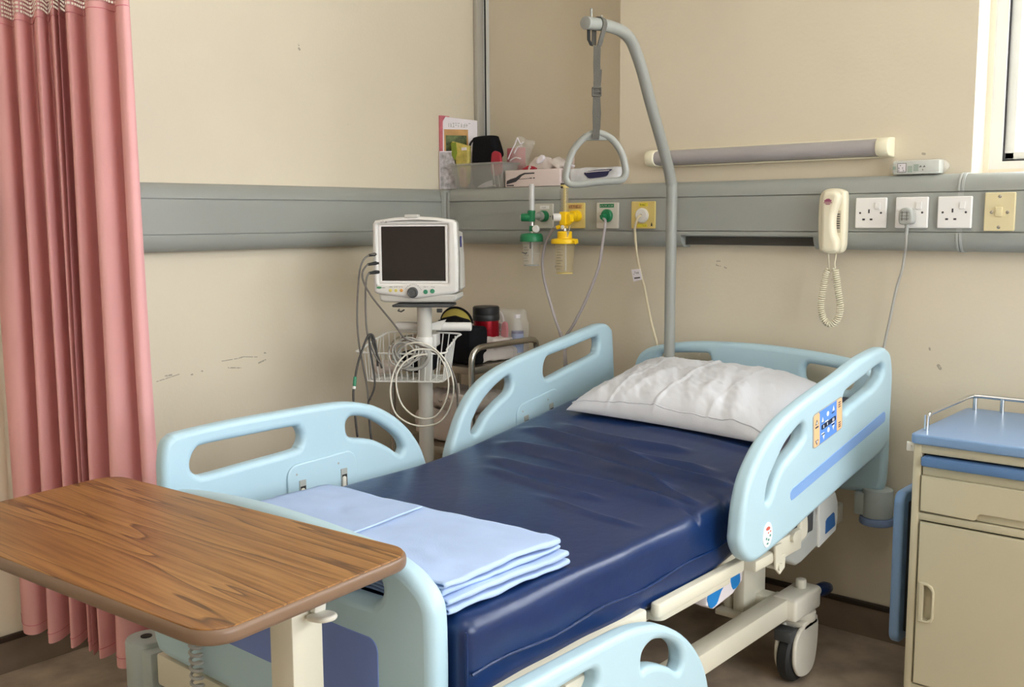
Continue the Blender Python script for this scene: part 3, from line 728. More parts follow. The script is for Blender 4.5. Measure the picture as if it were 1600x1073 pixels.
# ------------------------------------------------------------------ mattress
def msag(y):                         # the head section is cranked up about eight degrees
    d = y+.97; k = math.tan(math.radians(8.6))
    return k*.5*(d+math.sqrt(d*d+.02)) - k*.5*(-.73+math.sqrt(.73*.73+.02))
rng = random.Random(3)
ridges = []
for (y0, x0, x1, sl, am, wd_) in ((-.70, .93, 1.62, -.10, .0075, .022), (-.80, .95, 1.60, -.13, .0085, .024), (-.90, 1.0, 1.66, -.12, .006, .022), (-.62, 1.0, 1.5, -.12, .005, .02), (-.98, 1.05, 1.5, -.1, .004, .02),
        (-.74, 1.2, 1.69, -.16, .006, .014), (-.86, 1.3, 1.69, -.2, .005, .013), (-1.08, 1.3, 1.66, -.12, .003, .015), (-.55, 1.2, 1.66, -.12, .003, .02)):
    ridges.append((y0, x0, x1, sl, am, wd_))
def wrinkle(x, y):
    h = 0
    for (y0, x0, x1, sl, am, wd_) in ridges:
        yc = y0+(x-x0)*sl+.014*math.sin(9*x+y0*20)
        env = max(0, min(1, (x-x0)/.12))*max(0, min(1, (x1-x)/.1)); env = env*env*(3-2*env)
        d = (y-yc)/(wd_*.85)
        h += 2.1*am*env*math.exp(-d*d)*(1-.5*d)
    h += .0022*noise.noise(Vector((x*5, y*5, 3)))
    return h
def mfn(p):
    x, y = 1.300+p.x, -.905+p.y
    z = .507+p.z+msag(y)
    t = (p.z+.073)/.146
    if p.z > .02: z += wrinkle(x, y)*min(1, t)
    if p.x > .33 and p.z > .04:                      # small tucks along the near top edge where the back section bends
        for yc in (-.60, -.66, -.73, -.79, -.88, -.99):
            z -= .0075*math.exp(-((y-yc+(x-1.66)*.5)/.0075)**2)*min(1, (p.x-.33)/.04)
    if p.x > .36: x += .004*noise.noise(Vector((y*9, z*14, 1)))+ .006*math.sin(y*48+2*math.sin(y*17))*max(0, 1-abs(y+.78)/.32)*(t-.2)
    if abs(p.z+.01) < .004 and (p.x > .3 or p.y < -.7): x -= .0
    return Vector((x, y, z))
mt = thing('mattress', 'navy blue vinyl mattress lying on the hospital bed', 'mattress', (1.3, -.9, .434))
b = B(); b.rbox((.784, 1.59, .146), .026, (90, 330, 12), mfn); obj('cover', b, 'navy_vinyl', mt, 80)
def along(y, x, dz): return Vector((x, y, .507+dz+msag(y)))
b = B()
b.tube([along(-1.69+.04*k, 1.6935, -.012+.004*math.sin(k*.9)) for k in range(39)], .0026, 6)
b.tube([Vector((1.6905, -1.698, .44+.0125*k)) for k in range(11)], .0026, 6)
b.tube([along(-1.7005, .93+.04*k, -.012) for k in range(19)], .0026, 6)
obj('seam_piping', b, 'navy_vinyl', mt)

# ------------------------------------------------------------------ pillow
def pil(u, v, side):
    a, c = .312, .228
    e = (1-abs(u)**4)*(1-abs(v)**4)
    th = max(0, e)**.5
    pu = u*a*(1-.05*(1-v*v)*abs(u)**2); pv = v*c*(1-.06*(1-u*u)*abs(v)**2)
    h = .083*th*(1+.10*noise.noise(Vector((u*1.6, v*1.6, 5)))-.10*max(0, u-.5))
    h += th*(.0055*noise.noise(Vector((u*4+1, v*3, 2)))+.0055*noise.noise(Vector((u*8+v*3, v*4, 8)))+.002*noise.noise(Vector((u*22+v*9, v*9, 4))))
    f = max(0, min(1, -v*1.3+.35))
    for (uc, sl, wdt, am) in ((.50, -.18, .06, .008), (.36, -.20, .05, -.008), (.22, -.10, .05, .004), (-.30, .16, .05, .004), (-.62, .2, .05, .005), (.74, -.4, .05, .006), (.64, -.3, .045, -.005)):
        h += am*th*math.exp(-((u-uc-sl*v)/wdt)**2)*f
    for uc, am in ((-.54, .0030), (-.06, .0048), (.47, .0024)):
        h += am*math.exp(-((u-uc-.03*v)/.016)**2)*min(1, th*3)
    zb = .010*(1-min(1, th*1.2))
    return pu, pv, (zb+h if side else zb-.001*th)
def pplace(u, v, w):
    y = -.338+v-.05*u
    return Vector((1.291+u-.09*v, y, .584+msag(y)+w))
t = thing('pillow', 'white pillow in a creased cotton case lying at the bed head', 'pillow', (1.287, -.345, .66))
b = B(); nn = 150
def cs(i): q = -1+2*i; return math.sin(q*PI/2)*.35+q*.65
b.grid(lambda i, j: pplace(*pil(cs(i), cs(j), True)), nn, nn); b.grid(lambda i, j: pplace(*pil(cs(i), cs(j), False)), nn, nn)
bmesh.ops.remove_doubles(b.bm, verts=b.bm.verts[:], dist=.0004)
obj('pillowcase', b, 'pillow_cotton', t, 100)
b = B(); b.tube([pplace(*(lambda q: (q[0], q[1]+.004, q[2]+.004))(pil(-.97+1.94*k/60, -.94-.012*math.sin(k*.2), True))) for k in range(61)], .0022, 6); obj('hem_fold', b, 'pillow_cotton', t)

# ------------------------------------------------------------------ folded sheet
def sheet_path(x0, x1, z0, gap, lay, r):
    pts = []
    for k in range(lay):
        z = z0+gap*k; rev = k % 2 == 1
        xs = [x0+(x1-x0)*i/26 for i in range(27)]
        if rev: xs.reverse()
        for x in xs:
            f = (x-x0)/(x1-x0); pts.append((x, z0*0+.585+(z-.585)*(.45+.55*f)))
        if k < lay-1:
            xe = xs[-1]; f = (xe-x0)/(x1-x0); g = gap*(.45+.55*f); zc = .585+(z-.585)*(.45+.55*f)+g/2
            for q in range(1, 6):
                a = -PI/2+PI*q/6; pts.append((xe+(1 if not rev else -1)*math.cos(a)*r, zc+math.sin(a)*g/2))
    return pts
t = thing('folded_sheet', 'folded pale blue bed sheet lying across the foot of the mattress', 'sheet', (1.3, -1.57, .58))
for q, (x0, x1, z0, ln, yw) in enumerate(((.955, 1.652, .5862, 4, (-1.700, -1.362)), (.962, 1.640, .6120, 4, (-1.700, -1.372)))):
    path = sheet_path(x0, x1, z0, .0068, ln, .004)
    def sf(i, j, path=path, yw=yw, q=q):
        k = i*(len(path)-1); a = int(min(k, len(path)-2)); fr = k-a
        x = path[a][0]+(path[a+1][0]-path[a][0])*fr; z = path[a][1]+(path[a+1][1]-path[a][1])*fr
        y = yw[0]+(yw[1]-yw[0]-.055*(x-1.0))*j
        n1 = noise.noise(Vector((x*7, y*9, z*40+q*3)))
        x2 = x+(.006*noise.noise(Vector((y*11, z*60, q))) if x > 1.5 else 0) - .01*(j-.5)*(1 if x > 1.3 else -1)*0
        z2 = z+.0030*n1+.0024*noise.noise(Vector((x*16, y*22, q)))+.0018*noise.noise(Vector((x*9+y*30, y*12-x*14, q+4)))
        if x > 1.60: z2 += .003*noise.noise(Vector((x*20, y*16, z*70)))
        y2 = y+.003*noise.noise(Vector((x*6, z*80, q*7+1)))
        z2 = max(z2, .5815+(.004 if q else 0))
        return Vector((x2, y2, z2))
    b = B(); b.grid(sf, len(path)*2, 40)
    o = obj('fold', b, 'sheet_cotton', t, 100)
    so = o.modifiers.new('thickness', 'SOLIDIFY'); so.thickness = .0028; so.offset = 0
b = B(); b.tube([(1.335-.0035*k, -1.69+.028*k, .6265+.0006*math.sin(k)) for k in range(11)], .0022, 6); obj('crease', b, 'sheet_cotton', t)

# ================================================================== OVERBED TABLE
rot = .0701; uu = Vector((math.cos(rot), math.sin(rot), 0)).normalized(); vv = Vector((-math.sin(rot), math.cos(rot), .011)).normalized(); ww = uu.cross(vv)
vv = ww.cross(uu)
TC = Vector((1.270, -1.9732, .70))
tp = lambda u, v, w: TC+uu*u+vv*v+ww*w
t = bpy.data.objects.new('overbed_table', None); COL.objects.link(t); t.location = (TC.x, TC.y, 0); ORG[t] = Vector((TC.x, TC.y, 0))
tag(t, 'overbed table with wood-grain top standing across the bed foot', 'table')
L2, W2 = .397, .1892
b = B(); b.panel(rrect(-L2+.004, -W2+.004, L2-.004, W2-.004, .045, 8), [], -.012, 0, .0008, tp, 1)
wtop = obj('tabletop', b, 'wood_laminate', t)
b = B(); b.panel(rrect(-L2, -W2, L2, W2, .049, 8), [], -.0225, -.0008, .007, tp, 3); part_label(obj('edge_band', b, 'table_edge', t), 'brown rounded edge band')
b = B(); b.box((1.474, -1.902, .075), (1.530, -1.845, .676), .003); obj('column', b, 'cream_metal', t)
b = B(); b.box((1.36, -1.95, .662), (1.50, -1.82, .6745), .003); b.box((1.15, -1.905, .662), (1.47, -1.86, .6745), .003); obj('top_plate', b, 'steel_dull', t)
b = B(); b.prism([(1.529, .664), (1.543, .664), (1.550, .636), (1.546, .612), (1.534, .610)], lambda u, v, w: Vector((u, -1.872+w, v)), 0, .022, .003)
b.panel(sm([(1.536, -1.880), (1.560, -1.886), (1.578, -1.882), (1.584, -1.868), (1.578, -1.855), (1.558, -1.848), (1.536, -1.852)], 3), [], 0, .009, .004, lambda u, v, w: Vector((u, v, .601+w+(u-1.534)*.15)), 3)
obj('release_lever', b, 'cream_plastic', t)
b = B()
for y in (-2.03, -1.70): b.box((1.0, y-.02, .05), (1.60, y+.02, .08), .004)
b.box((1.476, -2.04, .05), (1.528, -1.69, .085), .004); obj('base_frame', b, 'cream_metal', t)
for (x, y) in ((1.02, -2.03), (1.58, -2.03), (1.02, -1.70), (1.58, -1.70)):
    b = B(); b.lathe([(.012, -.012), (.024, -.012), (.025, 0), (.024, .012), (.012, .012)], (x, y, .0255), (0, 1, 0), 20); b.cyl((x, y, .03), (x, y, .056), .008, 10); obj('caster', b, 'black_rubber', t)

# ================================================================== CURTAIN
cw = [(.006,.0),(.06,-.025),(.102,-.035),(.123,-.02),(.094,.03),(.189,-.035),(.2,-.02),(.167,.03),(.269,-.035),(.267,-.015),(.228,.03),(.321,-.03),(.285,.02),(.348,-.035),(.323,-.01),(.29,.03),(.375,-.035),(.385,-.022),(.36,.028),(.449,-.04),(.478,-.045),(.484,-.02),(.470,.01),(.470,.025),(.525,-.02),(.55,-.025),(.553,-.01),(.535,.01)]
plan = catmull([(x, o, 0) for x, o in cw], 7, False)
al = [0]
for i in range(1, len(plan)): al.append(al[-1]+(plan[i]-plan[i-1]).length)
def cpt(i, z):
    p = plan[i]; f = (1.75-z)/1.65
    amp = .62+.5*f
    x = p.x*(.985+.05*(f-.3)) + .004*math.sin(p.x*40+z*2.2)*f
    y = -1.655+.2*p.x + p.y*(.85+.5*f) + .004*math.sin(p.x*25+z*3)*f
    return Vector((max(x, .004), y, z))
def curtain_sheet(z0, z1, nz):
    bb = B(); uvl = bb.bm.loops.layers.uv.new('UVMap'); n = len(plan)
    V = [[bb.bm.verts.new(cpt(i, z0+(z1-z0)*j/(nz-1))) for i in range(n)] for j in range(nz)]
    for j in range(nz-1):
        for i in range(n-1):
            f = bb.bm.faces.new((V[j][i], V[j][i+1], V[j+1][i+1], V[j+1][i]))
            for lp, (ii, jj) in zip(f.loops, ((i, j), (i+1, j), (i+1, j+1), (i, j+1))):
                lp[uvl].uv = (al[ii], z0+(z1-z0)*jj/(nz-1))
    return bb
t = thing('cubicle_curtain', 'dusty pink pleated curtain with a net header, hanging by the left wall', 'curtain', (.27, -1.6, .12))
obj('drape', curtain_sheet(.125, 1.684, 40), 'curtain_pink', t, 180)
obj('net_header', curtain_sheet(1.681, 2.15, 8), 'curtain_net', t, 180)
for z in (1.668, .15):
    b = B(); b.tube([cpt(i, z)+Vector((0, -.0006, 0)) for i in range(len(plan))], .0009, 4); obj('hem_stitch', b, 'print_pink', t)

# ================================================================== MONITOR AND STAND
mr = Vector((.832, .555, 0)).normalized(); mi_ = Vector((-.555, .832, 0)).normalized(); mz = Vector((0, 0, 1))
MC = Vector((.489, -.634, 1.077))
mp = lambda u, v, w: MC+mr*u+mz*v+mi_*w            # u right, v up, w into the wall
t = thing('patient_monitor', 'white patient monitor with a dark screen on the roll stand', 'monitor', tuple(MC-mz*.137))
outl = [(-.129,-.106),(-.131,.0),(-.129,.1),(-.122,.110),(-.06,.119),(0,.122),(.06,.119),(.118,.111),(.127,.102),(.131,0),(.130,-.103),(.122,-.109),(.0,-.127),(-.12,-.112)]
screen = [(-.104,-.072),(.0925,-.072),(.0925,.092),(-.104,.092)]
b = B(); b.panel(outl, [rrect(-.112, -.079, .1, .097, .003, 2)], 0, .05, .009, mp, 4); obj('bezel', b, 'monitor_white', t)
b = B(); b.panel(outl, [], .012, .05, .004, mp, 2)
b.panel([(-.11,-.10),(-.112,0),(-.105,.072),(-.09,.085),(.1,.085),(.125,.072),(.130,0),(.132,-.098),(.12,-.108),(-.1,-.108)], [], .045, .135, .01, mp, 3)
b.panel([(-.112,-.132),(-.115,-.112),(.125,-.112),(.126,-.125),(.116,-.136),(0,-.138),(-.1,-.137)], [], .006, .13, .006, mp, 3)
obj('housing', b, 'monitor_grey', t)
b = B(); b.panel(screen, [], .006, .014, .0008, mp, 1); part_label(obj('screen', b, 'screen_black', t), 'black switched-off screen')
b = B(); b.panel(rrect(-.112, -.079, .1, .097, .003, 2), [rrect(-.104, -.072, .0925, .092, .001, 2)], .0045, .012, .001, mp, 1); obj('screen_surround', b, 'plate_white', t)
b = B(); b.lathe([(.0165, 0), (.0165, .004), (.0150, .012), (.0130, .014), (.011, .0125), (.0095, .012), (.0, .0145)], mp(-.008, -.1065, .002), tuple(-mi_), 28); part_label(obj('rotary_knob', b, 'knob_grey', t), 'dark grey rotary knob')
for (u, m_) in ((-.077, 'yellow_button'), (-.060, 'yellow_button'), (-.043, 'orange_button')):
    b = B(); b.lathe([(.0050, 0), (.0050, .002), (.004, .003), (.0, .003)], mp(u, -.1005, .001), tuple(-mi_), 16); obj('lamp_button', b, m_, t)
for u in (.0315, .0525):
    b = B(); b.lathe([(.0070, 0), (.0070, .002), (.006, .0035), (.0, .003)], mp(u, -.1045+.002*(u > .04), .001), tuple(-mi_), 18); part_label(obj('push_button', b, 'green_button', t), 'green push button')
b = B(); b.mi = 0
scribble(b, mp(-.104, .1035, -.0002), mr, mz, .021, .006, 6, 11, -mi_)
for u, n in ((-.082, 4), (-.066, 4), (-.051, 5), (.026, 4), (.049, 3)): scribble(b, mp(u, -.091, -.0002), mr, mz, .013, .0028, n, int(u*900)+200, -mi_)
for k in range(12):
    a = PI*(.85-.75*k/11); scribble(b, mp(-.008+.026*math.cos(a), -.106+.026*math.sin(a)*.85, -.0002), mr, mz, .004, .003, 1, k+50, -mi_)
b.mi = 1; scribble(b, mp(-.118, -.0945, -.0002), mr, mz, .012, .005, 3, 31, -mi_); b.prism(ell(-.112, -.092, .008, .0035, 14), mp, -.0008, .0002)
b.mi = 0; scribble(b, mp(-.103, -.0935, -.0002), mr, mz, .011, .0022, 5, 33, -mi_)
obj('lettering', b, ['ink_dark', 'ink_green'], t)
b = B(); b.panel(rrect(-.03, .1175, .012, .128, .004, 3), [], -.001, .03, .002, mp, 2); obj('carry_grip', b, 'monitor_grey', t)
b = B(); b.panel(rrect(.060, .028, .074, .062, .003, 3), [], 0, .003, .001, lambda u, v, w: mp(.1285+w, v, u), 1); part_label(obj('side_port', b, 'port_blue', t), 'violet-blue side port')
def cable(name, pts, r, m, parent=None, n=8, sm_=6, **k):
    b = B(); b.tube(catmull(pts, sm_, False), r, n); return obj(name, b, m, parent, 180)
c1 = [(.387,-.704,1.086),(.38,-.721,1.083),(.374,-.74,1.066),(.375,-.757,1.024),(.384,-.775,.93),(.397,-.786,.855),(.413,-.792,.799),(.43,-.796,.752),(.45,-.8,.688),(.466,-.809,.614),(.483,-.817,.54),(.49,-.815,.44),(.50,-.80,.33)]
c2 = [(.389,-.707,1.059),(.387,-.731,1.056),(.389,-.754,1.036),(.405,-.766,1.007),(.438,-.766,.966),(.482,-.757,.92),(.527,-.748,.875),(.558,-.748,.847),(.60,-.745,.833),(.655,-.73,.815),(.69,-.71,.785),(.712,-.70,.74),(.720,-.698,.70),(.723,-.70,.647)]
c3 = [(.391,-.71,1.032),(.391,-.731,1.03),(.398,-.75,1.006),(.415,-.769,.931),(.437,-.784,.857),(.452,-.775,.80),(.47,-.76,.76)]
for c_, m_ in ((c1, 'cable_grey'), (c2, 'cable_grey'), (c3, 'cable_grey')):
    k = cable('sensor_cable', [(Vector(c_[0])+mr*.012+mi_*.02)]+c_, .0029, m_, t)
    b = B(); b.tube([Vector(c_[0])+mr*.01+mi_*.018, Vector(c_[0])+mr*.002+mi_*.006, Vector(c_[1])], [.006, .0058, .004], 10); obj('cable_plug', b, 'black_rubber', k)
# stand
SP = Vector((.507, -.615, 0))
sp = lambda u, v, w: SP+mr*u+mi_*w+mz*v
t = thing('monitor_stand', 'white roll stand with wire basket between the left wall and the bed', 'stand', tuple(SP))
b = B(); b.cyl(sp(0, .07, 0), sp(0, .93, 0), .0225, 24); obj('pole', b, 'monitor_grey', t)
b = B(); b.box((-.085, -.005, -.05), (.085, .005, .05), .003, Matrix(((mr.x, mi_.x, 0, SP.x), (mr.y, mi_.y, 0, SP.y), (0, 0, 1, .932), (0, 0, 0, 1))) @ Matrix.Rotation(PI/2, 4, 'X') @ Matrix.Identity(4)) if False else b.panel(rrect(-.09, -.05, .09, .06, .01), [], .929, .936, .002, lambda u, v, w: SP+mr*u+mi_*v+mz*w, 2)
b.tube([sp(-.07, .922, -.03), sp(-.075, .917, -.03), sp(-.065, .914, -.03), (sp(-.055, .92, -.03))], .0025, 6); b.cyl(sp(.045, .918, -.03), sp(.06, .918, -.03), .006, 10)
obj('mount_plate', b, 'dark_grey_plastic', t)
b = B(); b.cyl(sp(-.100, .862, .045), sp(.137, .862, .045), .0135, 20, bev=.003); b.prism([(-.02, .855), (.045, .855), (.06, .885), (0, .87)], lambda u, v, w: sp(u, v, w), .02, .04)
obj('handle_bar', b, 'monitor_white', t)
# wire basket
def bk(u, v, w): return MC+mr*u+mi_*w+mz*(v-1.077)
b = B()
x0, x1 = -.147, .086; F0, F1 = -.040, .110; zf, zb, zl = .790, .834, .702
rim = [bk(x0-.012, zf, F0), bk(x1-.01, zf, F0), bk(x1+.012, zf+.012, F0+.03), bk(x1+.022, zb-.01, F1-.02), bk(x1+.018, zb, F1), bk(x0+.06, zb+.004, F1), bk(x0+.015, zb-.008, F1-.01), bk(x0-.015, zf+.012, F0+.03)]
b.tube(catmull(rim, 5, True), .0030, 8, closed=True)
lowr = [bk(x0+.012, zl, F0+.008), bk(x1-.012, zl, F0+.008), bk(x1, zl, F0+.03), bk(x1, zl, F1-.02), bk(x1-.012, zl, F1-.006), bk(x0+.012, zl, F1-.006), bk(x0, zl, F1-.02), bk(x0, zl, F0+.03)]
b.tube(lowr, .0026, 8, closed=True)
for k in range(12):
    f = (k+.5)/12; xx = x0+(x1-x0)*f; xl = x0+.012+(x1-x0-.024)*f
    b.tube([bk(xx, zf, F0), bk(xl, zl, F0+.008)], .0019, 6)
    b.tube([bk(xx+.006, zb, F1), bk(xl, zl, F1-.006)], .0019, 6)
    b.tube([bk(xl, zl, F0+.008), bk(xl, zl, F1-.006)], .0019, 6)
for k in range(6):
    f = (k+.6)/6.4; w = F0+(F1-F0)*f; zt = zf+(zb-zf)*f
    b.tube([bk(x1+.008+.012*f, zt, w), bk(x1, zl, w)], .0019, 6); b.tube([bk(x0-.012+.03*f, zt, w), bk(x0, zl, w)], .0019, 6)
    b.tube([bk(x0, zl, w), bk(x1, zl, w)], .0018, 6)
obj('wire_basket', b, 'wire_white', t)
b = B(); b.cyl(sp(0, .806, 0), sp(0, .836, 0), .027, 24, bev=.003); b.panel(rrect(-.03, .80, .03, .84, .004), [], .02, .09, .002, sp, 1); obj('basket_bracket', b, 'monitor_white', t)
b = B()
for k in range(5):
    a = 2*PI*k/5+.3; d = Vector((math.cos(a), math.sin(a), 0)); b.tube([SP+mz*.085, SP+d*.10+mz*.08, SP+d*.22+mz*.062], [.022, .018, .013], 12)
b.cyl(SP+mz*.06, SP+mz*.11, .035, 24, bev=.006); bs = obj('star_base', b, 'monitor_white', t)
for k in range(5):
    a = 2*PI*k/5+.3; d = Vector((math.cos(a), math.sin(a), 0)); q = SP+d*.22
    b = B(); b.lathe([(.01, -.011), (.024, -.011), (.025, 0), (.024, .011), (.01, .011)], q+mz*.0255, tuple(d.cross(mz)), 18); b.cyl(q+mz*.03, q+mz*.06, .008, 10); obj('caster', b, 'black_rubber', t)
# things in and on the basket
coil = [(.659,-.755,.809),(.635,-.777,.804),(.611,-.8,.786),(.597,-.817,.752),(.6,-.821,.71),(.615,-.816,.667),(.64,-.799,.637),(.666,-.778,.626),(.689,-.758,.633),(.706,-.738,.666),(.712,-.725,.715),(.704,-.724,.76),(.691,-.73,.793),(.672,-.742,.818),
        (.640,-.772,.823),(.616,-.792,.811),(.596,-.815,.779),(.587,-.829,.734),(.589,-.835,.688),(.603,-.831,.643),(.631,-.812,.616),(.664,-.787,.606),(.698,-.756,.615),(.718,-.734,.648),(.726,-.720,.697),(.720,-.718,.745),(.704,-.724,.787),(.683,-.737,.816),(.66,-.752,.835),(.635,-.773,.842),(.600,-.785,.832),(.57,-.75,.80),(.55,-.73,.77)]
b = B(); b.tube(catmull(coil, 6, False), .0024, 8); tag(obj('coiled_tube', b, 'tube_white', None, 180), 'white tube coiled in big loops hanging from the front of the wire basket', 'tube')
sc_ = [(.518,-.767,.823),(.506,-.762,.809),(.507,-.762,.786),(.517,-.757,.768),(.534,-.743,.762),(.551,-.728,.771),(.563,-.713,.801),(.549,-.72,.823),(.526,-.739,.831),(.512,-.754,.814),(.513,-.748,.783),(.53,-.738,.755),(.551,-.729,.76),(.57,-.708,.79),(.56,-.70,.825),(.53,-.72,.84),(.505,-.735,.82),(.505,-.73,.79),(.53,-.715,.765),(.56,-.69,.78)]
b = B(); b.tube(catmull(sc_, 6, False), .0026, 8); b.tube(catmull([Vector(p)+mi_*.03+mr*(.01*math.sin(i))+mz*.004*math.cos(i*2) for i, p in enumerate(sc_)], 6, False), .0030, 8)
b.tube(catmull([Vector((.545, -.715, .785))+mr*(.045*math.cos(k*.9)+.004*math.sin(k))+mz*(.042*math.sin(k*.9))+mi_*(.025+.002*k) for k in range(20)], 5, False), .0050, 8)
tag(obj('cable_bundle', b, 'cable_light', None, 180), 'grey bundle of looped leads lying in the wire basket', 'cable')
b = B(); b.rbox((.115, .07, .075), .016, (8, 6, 6), lambda p: bk(-.005+p.x+.004*noise.noise(p*30), .754+p.z*(1-.3*abs(p.x)/.06)+.004*noise.noise(p*24), .062+p.y)); tag(obj('black_pouch', b, 'bag_black', None, 100), 'small black pouch lying in the wire basket on the stand', 'pouch')
b = B(); b.rbox((.08, .06, .035), .014, (8, 6, 4), lambda p: bk(-.105+p.x, .7335+p.z+.006*noise.noise(p*40), .06+p.y)); tag(obj('crumpled_wrapper', b, 'tissue_white', None, 100), 'crumpled pale wrapper in the left end of the wire basket', 'wrapper')
dk = [(.457,-.764,.757),(.456,-.767,.809),(.451,-.774,.848),(.446,-.788,.850),(.442,-.806,.816),(.439,-.825,.77),(.442,-.839,.73),(.447,-.852,.685),(.459,-.859,.64),(.47,-.86,.56)]
t = thing('sensor_lead', 'dark sensor lead with a green band hooked over the left end of the basket', 'cable', (.45, -.8, .7))
cable('wire', dk, .0034, 'cable_dark', t); b = B(); b.cyl((.4415, -.8385, .733), (.445, -.846, .706), .0052, 12, bev=.001); part_label(obj('green_band', b, 'green_button', t), 'green band'); b = B(); b.cyl((.445, -.846, .706), (.4455, -.848, .698), .005, 12); obj('white_band', b, 'plate_white', t)
cable('wire', [(.467,-.756,.751),(.462,-.764,.78),(.448,-.773,.828),(.446,-.775,.847),(.452,-.79,.83),(.478,-.797,.735),(.484,-.803,.70),(.479,-.815,.669),(.475,-.82,.655),(.482,-.823,.599),(.491,-.825,.542),(.50,-.82,.45)], .003, 'cable_dark', t)

# ================================================================== TROLLEY
TX0, TX1, TY0, TY1 = .13, .505, -.405, -.075
t = thing('steel_trolley', 'stainless steel trolley in the corner between the stand and the back wall', 'trolley', (.32, -.24, 0))
for x in (TX0, TX1):
    b = B(); yy = [(TY0, .02), (TY0, .73), (TY0+.002, .745), (TY0+.009, .760), (TY0+.020, .770), (TY0+.034, .776), (TY0+.05, .778), (TY1-.03, .778), (TY1-.014, .775), (TY1-.004, .767), (TY1, .752), (TY1, .02)]
    b.tube([(x, u, v) for u, v in yy], .0105, 12); obj('side_frame', b, 'steel', t)
for z in (.715, .435, .17):
    b = B(); b.box((TX0+.006, TY0+.004, z-.026), (TX1-.006, TY1-.004, z-.002), .003); obj('shelf', b, 'steel_dull', t)
for (x, y) in ((TX0, TY0), (TX1, TY0), (TX0, TY1), (TX1, TY1)):
    b = B(); b.lathe([(.006, -.008), (.02, -.008), (.02, .008), (.006, .008)], (x, y, .0205), (1, 0, 0), 16); obj('caster', b, 'black_rubber', t)
tb = thing('travel_tumbler', 'red metallic tumbler with black lid standing on the steel trolley', 'tumbler', (.385, -.2, .713))
b = B(); b.lathe([(.034, 0), (.040, .004), (.043, .03), (.045, .10), (.044, .133)], (.385, -.2, .7135), n=36); obj('body', b, 'tumbler_red', tb)
b = B(); b.lathe([(.0455, .132), (.0465, .136), (.0465, .150), (.0455, .152), (.046, .154), (.046, .176), (.042, .180), (0, .180)], (.385, -.2, .7135), n=36); obj('lid', b, 'tumbler_black', tb)
b = B(); b.rbox((.17, .085, .125), .014, (12, 8, 8), lambda p: Vector((.385+p.x, -.325+p.y+.004*noise.noise(p*20), .7765+p.z+.004*noise.noise(p*15)))); tag(obj('toiletry_bag', b, 'bag_black', None, 100), 'black box-shaped bag on the front of the steel trolley', 'bag')
vz = thing('sun_visor', 'black visor cap with yellow lining leaning on top of the trolley', 'visor', (.35, -.31, .84))
def vis(i, j):
    a = PI*(.02+.96*i); r = .072; h = .05*math.sin(a)
    c = Vector((.35+r*math.cos(a)*1.0, -.31-.028*math.sin(a)*(1-j), .842+h*j+.004*math.sin(a)))
    return c
b = B(); b.grid(lambda i, j: vis(i, .05+.9*j), 24, 6); o = obj('lining', b, 'visor_yellow', vz, 180); o.modifiers.new('thickness', 'SOLIDIFY').thickness = .002
b = B(); b.tube([vis(k/24, .97) for k in range(25)], .004, 8); b.tube([vis(k/24, .0)+Vector((0, -.002, 0)) for k in range(25)], .007, 8)
b.rbox((.12, .045, .03), .012, (8, 4, 4), lambda p: Vector((.36+p.x, -.325+p.y, .8545+p.z-.012*abs(p.x)/.06))); obj('brim', b, 'bag_black', vz, 60)
def crumple(name, c, size, m, label, cat, seed, r=.012, amp=.008, tilt=0):
    R = Matrix.Rotation(tilt, 3, 'Z')
    b = B(); b.rbox(size, min(r, min(size)*.45), (14, 12, 6), lambda p: Vector(c)+R @ (p*(1+.0)+Vector((0, 0, amp*noise.noise(Vector((p.x*25, p.y*25, seed)))+amp*.7*noise.noise(Vector((p.x*60, p.y*60, seed)))*(p.z > 0)))+Vector((amp*.6*noise.noise(Vector((p.z*40, p.y*30, seed+9))), 0, 0))))
    return tag(obj(name, b, m, None, 100), label, cat)
crumple('tissue_pack', (.432, -.22, .736), (.085, .185, .04), 'tissue_white', 'lower crumpled white tissue packet under the trolley hand rail', 'tissues', 3)
crumple('tissue_pack', (.425, -.185, .7755), (.075, .15, .03), 'tissue_white', 'upper white tissue packet on top of the other one', 'tissues', 8, tilt=.15)
b = B(); b.box((.335, -.125, .7135), (.385, -.095, .80), .003); b.mi = 1; b.box((.335, -.1255, .80), (.385, -.0945, .818), .003); tag(obj('red_carton', b, ['print_red', 'paper_white']), 'small red and white carton inside the clear bag on the trolley', 'box')
pb = thing('pump_bottle', 'clear bottle with a bent spout behind the tissue packets', 'bottle', (.405, -.125, .713))
b = B(); b.lathe([(.016, 0), (.018, .005), (.018, .085), (.012, .10)], (.405, -.135, .7135), n=20); obj('bottle', b, 'clear_bag', pb)
b = B(); b.lathe([(.013, .10), (.015, .103), (.015, .118), (.006, .122)], (.405, -.135, .7135), n=20); b.tube(catmull([(.405, -.135, .83), (.404, -.135, .85), (.395, -.138, .868), (.380, -.142, .876)], 5, False), .0045, 8); obj('spout', b, 'tissue_white', pb)
wb = thing('water_bottle', 'clear water bottle with blue label at the right end of the trolley', 'bottle', (.462, -.125, .713))
b = B(); b.lathe([(.018, 0), (.0205, .004), (.0205, .09), (.018, .105), (.010, .130), (.009, .140)], (.462, -.125, .7135), n=24); obj('bottle', b, 'clear_bag', wb)
b = B(); b.lathe([(.0212, .02), (.0212, .085)], (.462, -.125, .7135), n=24, cap=False); obj('label', b, 'water_label', wb); b = B(); b.lathe([(.0215, .085), (.0215, .094)], (.462, -.125, .7135), n=24, cap=False); obj('label_band', b, 'port_blue', wb)
b = B(); b.lathe([(.0105, .138), (.0105, .15), (0, .15)], (.462, -.125, .7135), n=16); obj('cap', b, 'paper_white', wb)
